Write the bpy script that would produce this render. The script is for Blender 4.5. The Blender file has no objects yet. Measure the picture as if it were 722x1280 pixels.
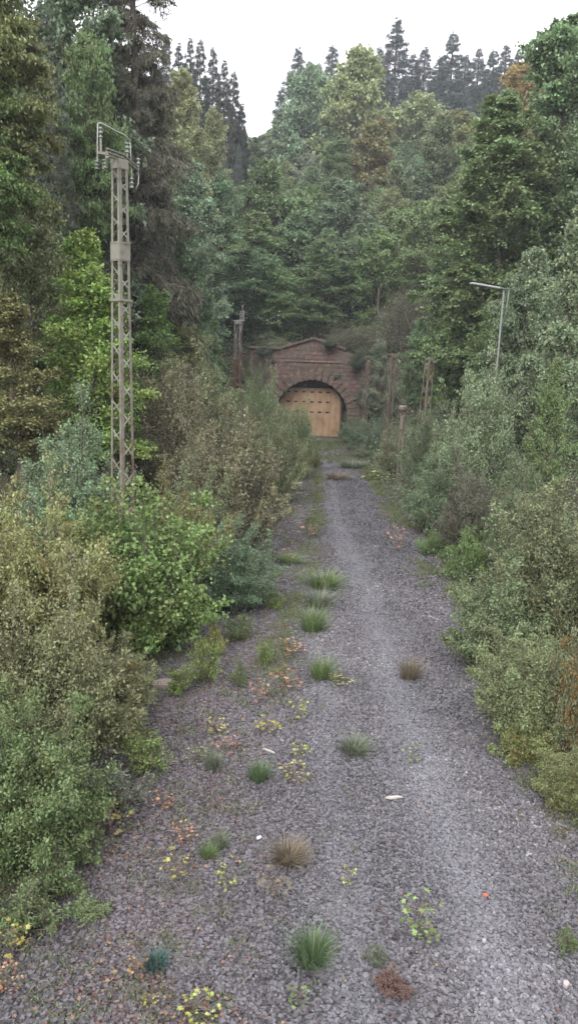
import bpy, math, random
import numpy as np
from mathutils import Vector, Matrix

random.seed(7)
rng = np.random.default_rng(11)
S = bpy.context.scene
C = S.collection
R_ = math.radians

# ---------------------------------------------------------------- camera
CAM_H, PITCH, ROLL, F, CX, CY = 8.0, 11.0, 1.8, 963.0, 361.0, 640.0
cam_d = bpy.data.cameras.new('camera'); cam = bpy.data.objects.new('camera', cam_d); C.objects.link(cam)
CM = Matrix.Rotation(R_(90 - PITCH), 3, 'X') @ Matrix.Rotation(R_(ROLL), 3, 'Z')
cam.matrix_world = Matrix.Translation((0, 0, CAM_H)) @ CM.to_4x4()
cam_d.sensor_fit = 'VERTICAL'; cam_d.sensor_height = 24.0; cam_d.lens = F / 1280 * 24.0
cam_d.clip_start = 0.1; cam_d.clip_end = 2000
S.camera = cam

def P(px, py, Y):
    "point of the place seen at a photo pixel, at distance Y ahead"
    v = CM @ Vector(((px - CX) / F, (CY - py) / F, -1.0))
    t = Y / v.y
    return Vector((v.x * t, Y, CAM_H + v.z * t))
def G(px, py):
    "point of the level gravel bed seen at a photo pixel"
    v = CM @ Vector(((px - CX) / F, (CY - py) / F, -1.0))
    t = -CAM_H / v.z
    return (v.x * t, v.y * t)
CMI = np.array(CM.inverted())
def proj(x, y, z):
    p = CMI @ np.array([x, y, z - CAM_H])
    return CX + F * p[0] / -p[2], CY - F * p[1] / -p[2]

# ---------------------------------------------------------------- terrain
def bed_left(y):  return np.interp(y, [0, 12, 19, 34, 58, 82], [-4.6, -4.5, -3.9, -2.7, -1.6, -1.2])
def bed_right(y): return np.interp(y, [0, 13, 37, 60, 82], [5.3, 5.5, 6.0, 6.2, 6.6])
PX = P(388, 541, 84.0).x          # tunnel axis
def sstep(a, b, x):
    t = np.clip((x - a) / (b - a), 0, 1); return t * t * (3 - 2 * t)
def noise2(x, y):
    return (np.sin(x * .31 + 1.3 * np.sin(y * .17)) * np.cos(y * .27 + np.sin(x * .21)) +
            .5 * np.sin(x * .83 + y * .41 + 2) * np.cos(y * .71 - x * .33))
def height(x, y):
    x = np.asarray(x, float); y = np.asarray(y, float)
    dl = bed_left(y) - x; dr = x - bed_right(y)
    d = np.maximum(dl, dr)
    bank = .5 * np.maximum(d - .8, 0) ; bank = np.minimum(bank, 36 + .12 * np.maximum(d - 72, 0))
    bank = bank + sstep(1, 8, d) * .5 * noise2(x, y)
    # hill over the tunnel
    inside = 1 - sstep(6.6, 8.4, np.abs(x - PX))
    notch = -.04 * y
    lat = x - notch
    hill = 8.2 + .34 * np.maximum(y - 86, 0) + np.where(lat > 0, .2 * lat, -.5 * lat) * sstep(86, 110, y)
    hill = hill + noise2(x * .5, y * .5) * 1.2 * sstep(88, 110, y)
    front = np.maximum(np.where(inside > .5, 86.9, 85.6) - y, 0) * (1.0 + 60 * inside)
    hill = hill - front
    hill = np.minimum(hill, 80 + .05 * y)
    k = 1.2
    m = np.maximum(bank, hill)
    soft = m + k * np.exp(-np.abs(bank - hill) / k) * .35 * (m > .5)
    soft = np.where((y < 86.6) & (inside > .6), np.where(d > .8, bank, 0), soft)
    small = .025 * np.sin(x * 2.1 + y * .9) * np.cos(y * 1.3 - x * .7)
    return np.where(d < .8, np.maximum(small, -.03) * (y < 84) + np.where(y > 86.6, soft, 0), soft)
def H1(x, y): return float(height(x, y))

# zones of the bed: leaf litter, pale worn strip, moss
def zones(x, y):
    n = noise2(x * 1.7, y * 1.1) * .5
    n2 = noise2(x * 4.1 + 9, y * 3.3) * .5
    cl = np.interp(y, [8, 12, 20, 30, 45, 84], [-.8, -.6, -.3, .7, 1.6, 2.6])        # weedy strip
    wl = np.exp(-((x - cl + 1.2 + n * .6) / 1.5) ** 2)
    litter = np.clip(wl * (1.0 + .8 * n2) + .35 * np.exp(-((x - bed_left(y)) / 1.0) ** 2) + .25 * np.exp(-((x - bed_right(y)) / .8) ** 2), 0, 1)
    cr = np.interp(y, [8, 12, 20, 35, 60, 84], [3.0, 2.9, 3.0, 2.5, 2.6, 2.7])
    pale = np.clip(np.exp(-((x - cr + n * .25) / .55) ** 2) + .6 * np.exp(-((x - cr + 2.0 + n * .2) / .4) ** 2), 0, 1)
    moss = np.clip(np.exp(-((x - cl - .1) / .35) ** 2) * (.45 + n2 * .9) * (y > 17) + 1.1 * np.exp(-((y - 84) / 9) ** 2) * (.6 + n2) * (np.abs(x - PX) > .8)
                   + .7 * np.exp(-((y - 66) / 2.2) ** 2) * (.5 + n) + np.exp(-((x - bed_left(y)) / .7) ** 2) * .6, 0, 1)
    return litter, pale, moss

# ---------------------------------------------------------------- node helpers
def new_mat(name, rough=.8, spec=.3):
    m = bpy.data.materials.new(name); m.use_nodes = True
    nt = m.node_tree; b = nt.nodes['Principled BSDF']
    b.inputs['Roughness'].default_value = rough
    b.inputs['Specular IOR Level'].default_value = spec
    return m, nt, b
def N(nt, t, **kw):
    n = nt.nodes.new(t)
    for k, v in kw.items():
        if k in n.inputs: n.inputs[k].default_value = v
        else: setattr(n, k, v)
    return n
def ramp(nt, stops):
    r = nt.nodes.new('ShaderNodeValToRGB'); e = r.color_ramp.elements
    e[0].position, e[0].color = stops[0][0], (*stops[0][1], 1)
    e[1].position, e[1].color = stops[-1][0], (*stops[-1][1], 1)
    for p, c in stops[1:-1]:
        x = e.new(p); x.color = (*c, 1)
    return r
def mix(nt, fac, a, b, bt='MIX'):
    m = nt.nodes.new('ShaderNodeMix'); m.data_type = 'RGBA'; m.blend_type = bt
    for sock, v in ((m.inputs[0], fac), (m.inputs[6], a), (m.inputs[7], b)):
        if hasattr(v, 'is_output'): nt.links.new(v, sock)
        elif isinstance(v, tuple): sock.default_value = (*v, 1)
        else: sock.default_value = v
    return m.outputs[2]
def attr(nt, name):
    a = nt.nodes.new('ShaderNodeAttribute'); a.attribute_name = name; return a.outputs['Fac']
def math_(nt, op, a, b=None, c=None):
    m = nt.nodes.new('ShaderNodeMath'); m.operation = op
    for i, v in enumerate((a, b, c)):
        if v is None: continue
        if hasattr(v, 'is_output'): nt.links.new(v, m.inputs[i])
        else: m.inputs[i].default_value = v
    return m.outputs[0]

# leaf material: base colour = object colour, varied per leaf and per bough; object alpha = share of turning leaves
def leaf_mat(name, gloss=.45, trans=.36):
    m, nt, b = new_mat(name, gloss, .35)
    oi = N(nt, 'ShaderNodeObjectInfo')
    t = attr(nt, 'tint'); c = attr(nt, 'clump')
    # brightness .6 .. 1.5
    br = math_(nt, 'MULTIPLY_ADD', t, .75, .5); br = math_(nt, 'MULTIPLY', br, math_(nt, 'MULTIPLY_ADD', c, .7, .72))
    col = mix(nt, 1.0, oi.outputs['Color'], (1, 1, 1), 'MULTIPLY')
    hs = N(nt, 'ShaderNodeHueSaturation'); nt.links.new(col, hs.inputs['Color'])
    nt.links.new(br, hs.inputs['Value']); nt.links.new(math_(nt, 'MULTIPLY_ADD', c, .05, .478), hs.inputs['Hue'])
    nt.links.new(math_(nt, 'MULTIPLY_ADD', t, -.25, 1.08), hs.inputs['Saturation'])
    au = attr(nt, 'autumn')
    turn = math_(nt, 'LESS_THAN', math_(nt, 'MULTIPLY_ADD', c, .35, math_(nt, 'MULTIPLY', au, .65)), math_(nt, 'MULTIPLY', oi.outputs['Alpha'], .9))
    aut = ramp(nt, [(0, (.20, .06, .025)), (.35, (.22, .12, .03)), (.7, (.24, .19, .04)), (1, (.17, .10, .05))])
    nt.links.new(t, aut.inputs[0])
    fin = mix(nt, turn, hs.outputs[0], aut.outputs[0])
    nt.links.new(fin, b.inputs['Base Color'])
    tr = N(nt, 'ShaderNodeBsdfTranslucent'); nt.links.new(fin, tr.inputs[0])
    ms = N(nt, 'ShaderNodeMixShader'); ms.inputs[0].default_value = trans
    nt.links.new(b.outputs[0], ms.inputs[1]); nt.links.new(tr.outputs[0], ms.inputs[2])
    nt.links.new(ms.outputs[0], nt.nodes['Material Output'].inputs[0])
    return m
M_leaf = leaf_mat('leaf')
M_needle = leaf_mat('needle', .6, .1)

def bark_mat(name, a, b_):
    m, nt, b = new_mat(name, .9, .2)
    n = N(nt, 'ShaderNodeTexNoise', Scale=9.0, Detail=6.0); tc = N(nt, 'ShaderNodeTexCoord')
    mp = N(nt, 'ShaderNodeMapping'); mp.inputs['Scale'].default_value = (1, 1, .25)
    nt.links.new(tc.outputs['Object'], mp.inputs[0]); nt.links.new(mp.outputs[0], n.inputs['Vector'])
    r = ramp(nt, [(.3, a), (.7, b_)]); nt.links.new(n.outputs[0], r.inputs[0]); nt.links.new(r.outputs[0], b.inputs['Base Color'])
    return m
M_bark = bark_mat('bark', (.05, .04, .032), (.13, .11, .09))
M_twig = bark_mat('twig', (.055, .045, .036), (.14, .12, .10))

# ---------------------------------------------------------------- mesh building
def mesh_np(name, V, Fc, attrs=None, mats=(), matidx=None, smooth=False):
    "V (n,3); Fc (m,k) index array or list of such arrays"
    if not isinstance(Fc, list): Fc = [Fc]
    Fc = [f for f in Fc if len(f)]
    me = bpy.data.meshes.new(name)
    V = np.ascontiguousarray(V, dtype=np.float32)
    loops = np.concatenate([f.ravel() for f in Fc]).astype(np.int32)
    tot = np.concatenate([np.full(len(f), f.shape[1]) for f in Fc]).astype(np.int32)
    st = np.concatenate([[0], np.cumsum(tot)[:-1]]).astype(np.int32)
    me.vertices.add(len(V)); me.vertices.foreach_set('co', V.ravel())
    me.loops.add(len(loops)); me.loops.foreach_set('vertex_index', loops)
    me.polygons.add(len(tot)); me.polygons.foreach_set('loop_start', st)
    me.update(calc_edges=True)
    for m in mats: me.materials.append(m)
    if matidx is not None: me.polygons.foreach_set('material_index', np.asarray(matidx, np.int32))
    for k, (dom, arr) in (attrs or {}).items():
        a = me.attributes.new(k, 'FLOAT', dom); a.data.foreach_set('value', np.ascontiguousarray(arr, dtype=np.float32))
    me.polygons.foreach_set('use_smooth', np.full(len(tot), smooth))
    me.update()
    return me
def norm(v): return v / np.maximum(np.linalg.norm(v, axis=-1, keepdims=True), 1e-9)

def leaf_quads(pos, fwd, nrm, L, W):
    "diamond leaves, folded slightly along the midrib"
    side = norm(np.cross(fwd, nrm)); up = np.cross(side, fwd)
    L = L[:, None]; W = W[:, None]
    v = np.stack([pos, pos + fwd * L * .45 + side * W * .5 + up * W * .12, pos + fwd * L - up * L * .12, pos + fwd * L * .45 - side * W * .5 + up * W * .12], 1)
    n = len(pos)
    return v.reshape(-1, 3), np.arange(n * 4).reshape(n, 4)

def tubes(P0, P1, P2, r0, r1):
    "three-point bent triangular tubes"
    n = len(P0)
    D = norm(P2 - P0); a = np.where(np.abs(D[:, 2:3]) < .9, np.array([[0, 0, 1.]]), np.array([[1., 0, 0]]))
    s = norm(np.cross(D, a)); u = np.cross(s, D)
    V = []
    for p, r in ((P0, r0), (P1, (r0 + r1) / 2), (P2, r1)):
        for k in range(3):
            an = k * 2 * math.pi / 3
            V.append(p + (s * math.cos(an) + u * math.sin(an)) * r[:, None])
    V = np.stack(V, 1)  # n,9,3
    base = (np.arange(n) * 9)[:, None]
    fs = []
    for q in (0, 3):
        for k in range(3):
            k2 = (k + 1) % 3
            fs.append(base + np.array([[q + k, q + k2, q + 3 + k2, q + 3 + k]]))
    return V.reshape(-1, 3), np.concatenate(fs)

def trunk_tube(pts, rad, sides=9):
    pts = np.array(pts); V = []; n = len(pts)
    for i in range(n):
        for k in range(sides):
            a = 2 * math.pi * k / sides
            rr = rad[i] * (1 + .08 * math.sin(3 * a + i))
            V.append(pts[i] + np.array([math.cos(a) * rr, math.sin(a) * rr, 0]))
    Fq = [[i * sides + k, i * sides + (k + 1) % sides, (i + 1) * sides + (k + 1) % sides, (i + 1) * sides + k] for i in range(n - 1) for k in range(sides)]
    return np.array(V), np.array(Fq)

def plant(kind, seed, Ht, Rad, n1, n2, nl, leaf, **o):
    """returns meshes (wood, foliage). Ht height, Rad radius, n1 boughs, n2 twigs per bough, nl leaves per twig, leaf length"""
    g = np.random.default_rng(seed)
    t0 = o.get('t0', .12); aspect = o.get('aspect', .6)
    needle = kind == 'spruce'
    V = []; Fw = []; off = 0
    def addw(v, f):
        nonlocal off
        V.append(v); Fw.append(f + off); off += len(v)
    if kind == 'shrub':
        az = g.uniform(0, 2 * math.pi, n1)
        el = np.radians(g.uniform(o.get('el0', 28), 88, n1))
        P0 = np.stack([np.cos(az), np.sin(az), az * 0], 1) * g.uniform(0, Rad * .22, n1)[:, None]
        D = np.stack([np.cos(az) * np.cos(el), np.sin(az) * np.cos(el), np.sin(el)], 1)
        rx = 1 / np.sqrt((np.cos(el) / Rad) ** 2 + (np.sin(el) / Ht) ** 2)
        L = rx * g.uniform(.5, 1.0, n1) * np.where(g.uniform(0, 1, n1) < .12, 1.22, 1)
        bend = o.get('bend', -.05); r1 = L * .006 + .006
        tt = np.sin(el)
    else:
        nt_ = 9; zz = np.linspace(0, Ht * .96, nt_)
        wob = np.cumsum(g.normal(0, .012 * Ht if not needle else .002 * Ht, (nt_, 2)), 0); wob[0] = 0
        rad = np.interp(zz, [0, Ht * .04, Ht], [o.get('tr', .02) * Ht * 1.5, o.get('tr', .02) * Ht, .01 * Ht * .3])
        v, f = trunk_tube(np.column_stack([wob, zz]), rad); addw(v, f)
        t = np.sort(g.uniform(0, 1, n1) ** o.get('tp', 1.0)) * (1 - t0) + t0
        if needle: t = np.linspace(t0, .985, n1) + g.normal(0, .004, n1)
        az = np.arange(n1) * 2.39996 + g.normal(0, .35, n1)
        P0 = np.column_stack([np.interp(t * Ht, zz, wob[:, 0]), np.interp(t * Ht, zz, wob[:, 1]), t * Ht])
        u = (t - t0) / (1 - t0)
        if needle:
            prof = (1 - u) ** o.get('cone', .8) * (.55 + .45 * np.minimum(1, u * 6)); L = Rad * prof * g.uniform(.5, 1.15, n1) + .12
            el = np.radians(np.interp(u, [0, .6, 1], [-14, 4, 45]) + g.normal(0, 6, n1))
            bend = -.10
        else:
            prof = np.interp(u, [0, .15, .4, .7, .9, 1], o.get('prof', [.55, .85, 1, .85, .5, .22]))
            L = Rad * prof * g.uniform(.6, 1.12, n1)
            el = np.radians(np.interp(u, [0, .5, 1], o.get('elev', [5, 32, 72])) + g.normal(0, 10, n1))
            P0[:, 2] -= np.sin(el) * L * .35
            bend = o.get('bend', -.12)
        D = np.stack([np.cos(az) * np.cos(el), np.sin(az) * np.cos(el), np.sin(el)], 1)
        r1 = L * .011 + .008
        tt = u
    Z = np.array([0, 0, 1.])
    def at(P0, D, L, b, s): return P0 + D * (L * s)[:, None] + Z * (b * L * s * s)[:, None]
    one = np.ones(n1)
    P1 = at(P0, D, L, bend, .5 * one); P2 = at(P0, D, L, bend, one)
    v, f = tubes(P0, P1, P2, r1, r1 * .3); addw(v, f)
    # twigs
    idx = np.repeat(np.arange(n1), n2)
    s = g.uniform(o.get('s0', .25), 1.0, len(idx))
    Q0 = at(P0[idx], D[idx], L[idx], bend, s)
    pr = norm(g.normal(0, 1, (len(idx), 3)) * np.array([1, 1, o.get('flat', .45)]))
    if needle:
        sd = norm(np.cross(D[idx], Z)) * g.choice([-1, 1], len(idx))[:, None]
        E = norm(D[idx] * .8 + sd * g.uniform(.3, 1.2, len(idx))[:, None] + Z * -g.uniform(.1, .5, len(idx))[:, None])
        L2 = L[idx] * (1.12 - s) * .55 + .25
        b2 = -.35
    else:
        E = norm(D[idx] * o.get('along', .7) + pr * 1.0 + Z * o.get('up', .15))
        L2 = (L[idx] * (1.25 - s) * .42 + .12 * Rad * .3) * g.uniform(.6, 1.2, len(idx))
        if 'tw' in o: L2 = L2 * o['tw']
        b2 = o.get('b2', -.1)
    one2 = np.ones(len(idx))
    v, f = tubes(Q0, at(Q0, E, L2, b2, .5 * one2), at(Q0, E, L2, b2, one2), L2 * .008 + .003, L2 * .003 + .0015); addw(v, f)
    wood = mesh_np('wood', np.concatenate(V), np.concatenate(Fw), None, [o.get('wm', M_bark)], smooth=True)
    if nl == 0: return wood, None
    # leaves
    j = np.repeat(np.arange(len(idx)), nl)
    s2 = g.uniform(.05, 1.05, len(j))
    sp = o.get('spread', .16)
    pos = at(Q0[j], E[j], L2[j], b2, s2)
    pos = pos + g.normal(0, 1, pos.shape) * (np.array([1, 1, o.get('lz', .5)]) * (L2[j] * sp)[:, None])
    if needle:
        fw = norm(E[j] * .5 + g.normal(0, .45, pos.shape) + Z * -o.get('hang', .75))
        nr = norm(g.normal(0, 1, pos.shape))
        LL = leaf * g.uniform(.6, 1.3, len(j)) * np.minimum(1, .16 + 1.2 * L[idx][j] / Rad); WW = LL * .15 + .012
    else:
        fw = norm(E[j] * .5 + g.normal(0, .7, pos.shape) + Z * -.2)
        nr = norm(g.normal(0, .5, pos.shape) + Z * 1.0)
        LL = leaf * g.uniform(.6, 1.3, len(j)); WW = LL * aspect
    V2, F2 = leaf_quads(pos, fw, nr, LL, WW)
    bt = g.uniform(0, 1, n1); tw = g.uniform(0, 1, len(idx))
    tint = g.uniform(0, 1, len(j)); cl = .55 * bt[idx][j] + .45 * tw[j]
    aut = np.clip(.6 * g.uniform(0, 1, len(j)) + .4 * tw[j], 0, 1)
    fol = mesh_np('foliage', V2, F2, {'tint': ('FACE', tint), 'clump': ('FACE', cl), 'autumn': ('FACE', aut)}, [M_needle if needle else M_leaf])
    return wood, fol

# prototypes : (wood mesh, foliage mesh, H, R)
PR = {}
def proto(key, kind, seed, Ht, Rad, *a, **o):
    w, f = plant(kind, seed, Ht, Rad, *a, **o); PR.setdefault(key, []).append((w, f, Ht, Rad))
# fine leaved scrub, near
for s in (1, 2, 3): proto('fine', 'shrub', s, 3.5, 2.0, 80, 11, 62, .072, spread=.2, aspect=.6, tw=.8, up=.35, along=.9, wm=M_twig, lz=.8)
# hazel like, larger round leaves
for s in (4, 5): proto('round', 'shrub', s, 3.2, 1.7, 72, 14, 40, .085, spread=.22, aspect=.82, tw=.9, up=.2, along=.8, wm=M_twig)
# wispy willow scrub with spires
for s in (6, 7, 8): proto('willow', 'shrub', s, 4.5, 2.3, 100, 11, 50, .088, spread=.16, aspect=.5, tw=.75, up=.55, along=1.3, el0=38, bend=.02, wm=M_twig, lz=1)
# brambly low cover
for s in (9, 10): proto('low', 'shrub', s, 1.2, 1.3, 46, 10, 26, .06, spread=.2, aspect=.7, el0=8, wm=M_twig)
# maple leaved low bush
# broadleaved trees
for s in (21, 22, 23): proto('broad', 'tree', s, 12, 4.4, 66, 12, 62, .20, t0=.12, spread=.22, aspect=.72, flat=.5, lz=.5, up=.2, s0=.3, tw=1.1, prof=[.6, .85, 1, .95, .75, .42])
for s in (24, 25): proto('airy', 'tree', s, 12, 3.4, 64, 13, 50, .16, t0=.12, spread=.18, aspect=.68, s0=.3, tw=1.1, elev=[25, 48, 78], bend=-.15, up=.3, lz=.7, prof=[.5, .8, 1, .75, .45, .2])
for s in (26, 27, 28): proto('farbroad', 'tree', s, 14, 5.2, 60, 11, 44, .32, t0=.10, spread=.22, aspect=.75, flat=.55, lz=.6, up=.25, s0=.3, tw=1.1, prof=[.6, .85, 1, .95, .78, .45])
for s in (29, 30): proto('oak', 'tree', s, 16, 7.0, 110, 14, 64, .24, t0=.08, spread=.2, aspect=.75, flat=.45, lz=.5, up=.15, s0=.3, tw=1.0, prof=[.8, 1, 1, .92, .74, .42])
for s in (36, 37): proto('tall', 'tree', s, 24, 5.0, 125, 13, 60, .25, t0=.08, spread=.21, aspect=.7, flat=.45, lz=.5, up=.15, s0=.3, tw=1.05, prof=[.7, .95, 1, .93, .75, .4], tr=.014)
proto('high', 'tree', 38, 24, 5.0, 90, 13, 60, .22, t0=.56, spread=.2, aspect=.7, flat=.25, lz=.25, up=.0, s0=.3, tw=1.1, elev=[-10, 15, 60], prof=[.8, 1, 1, .9, .7, .3], tr=.014)
# conifers
for s in (31, 32): proto('spruce', 'spruce', s, 26, 4.6, 170, 20, 26, .36, t0=.05, spread=.13, lz=.8, tr=.012)
for s in (33, 34, 35): proto('fir', 'spruce', s, 20, 3.4, 170, 10, 15, .6, t0=.1, spread=.17, lz=.7, hang=.3, tr=.012, cone=.8)
# bare brown thicket
proto('bare', 'shrub', 41, 4.5, 2.6, 90, 22, 5, .08, spread=.3, aspect=.5, tw=1.3, up=.1, along=.6, bend=-.25, wm=M_twig)

PAL = dict(
    olive=(.118, .130, .048), fresh=(.092, .142, .040), grey=(.112, .134, .068), blue=(.092, .134, .068), dark=(.078, .114, .050),
    mid=(.094, .138, .050), yellow=(.150, .165, .060), pale=(.160, .185, .084), brown=(.130, .124, .068), spruce=(.062, .072, .044),
    fir=(.040, .058, .050), orange=(.19, .135, .05), lime=(.130, .190, .045), silver=(.130, .168, .098), teal=(.094, .142, .068), sage=(.122, .142, .066))
PAL = {k: tuple(c * 1.5 for c in v) for k, v in PAL.items()}
count = {}
def empty(name, loc, label, cat, group=None, rotz=0, scale=(1, 1, 1)):
    e = bpy.data.objects.new(name, None); C.objects.link(e)
    e.empty_display_size = .3
    e.location = loc; e.rotation_euler = (0, 0, rotz); e.scale = scale
    e['label'] = label; e['category'] = cat
    if group: e['group'] = group
    return e
def part(name, me, parent, color=None, mat=None):
    o = bpy.data.objects.new(name, me); C.objects.link(o); o.parent = parent
    if color: o.color = color
    if mat: me.materials.append(mat)
    return o
placed = []
def grow(key, x, y, top, wid, col, aut, label, group, name, cat, rot=None, h=None):
    z = H1(x, y) - .05
    ht = h if h else top - z
    if key in ('broad', 'airy', 'farbroad', 'oak') and ht > 15 and (ht / PR[key][0][2]) / (wid / 2 / PR[key][0][3]) > 1.35: key = 'tall'
    pl = PR[key]; i = count.get(key, 0); count[key] = i + 1
    w, f, Hp, Rp = pl[i % len(pl)]
    ht = max(ht, .3)
    sc = (wid / 2 / Rp, wid / 2 / Rp, ht / Hp)
    e = empty(name, (x, y, z), label, cat, group, random.uniform(0, 6.28) if rot is None else rot, sc)
    woodname = 'trunk' if cat == 'tree' else 'stems'
    part(woodname, w, e)
    if f:
        c = PAL[col] if isinstance(col, str) else col
        part('crown' if cat == 'tree' else 'foliage', f, e, (*[v * random.uniform(.93, 1.07) for v in c], aut))
    placed.append((x, y, wid / 2))
    return e
def at_px(px, top, wpx, Y, key, col, aut, label, group, name='shrub', cat='shrub', wide=1.0):
    p = P(px, top, Y)
    wid = wpx * Y / F * wide
    z = H1(p.x, Y)
    if not (.2 < p.z - z < 36): print('CHECK height', label, round(p.z - z, 1))
    if wid / (p.z - z) > 2.5 : print('CHECK wide', label, round(wid, 1), round(p.z - z, 1))
    return grow(key, p.x, Y, p.z, wid, col, aut, label, group, name, cat)

GL = 'shrubs crowding the left edge of the gravel'
GR = 'shrubs crowding the right edge of the gravel'
TL = 'trees on the left bank'; TR = 'trees on the right bank'; TB = 'trees on the hill above the tunnel'
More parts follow.
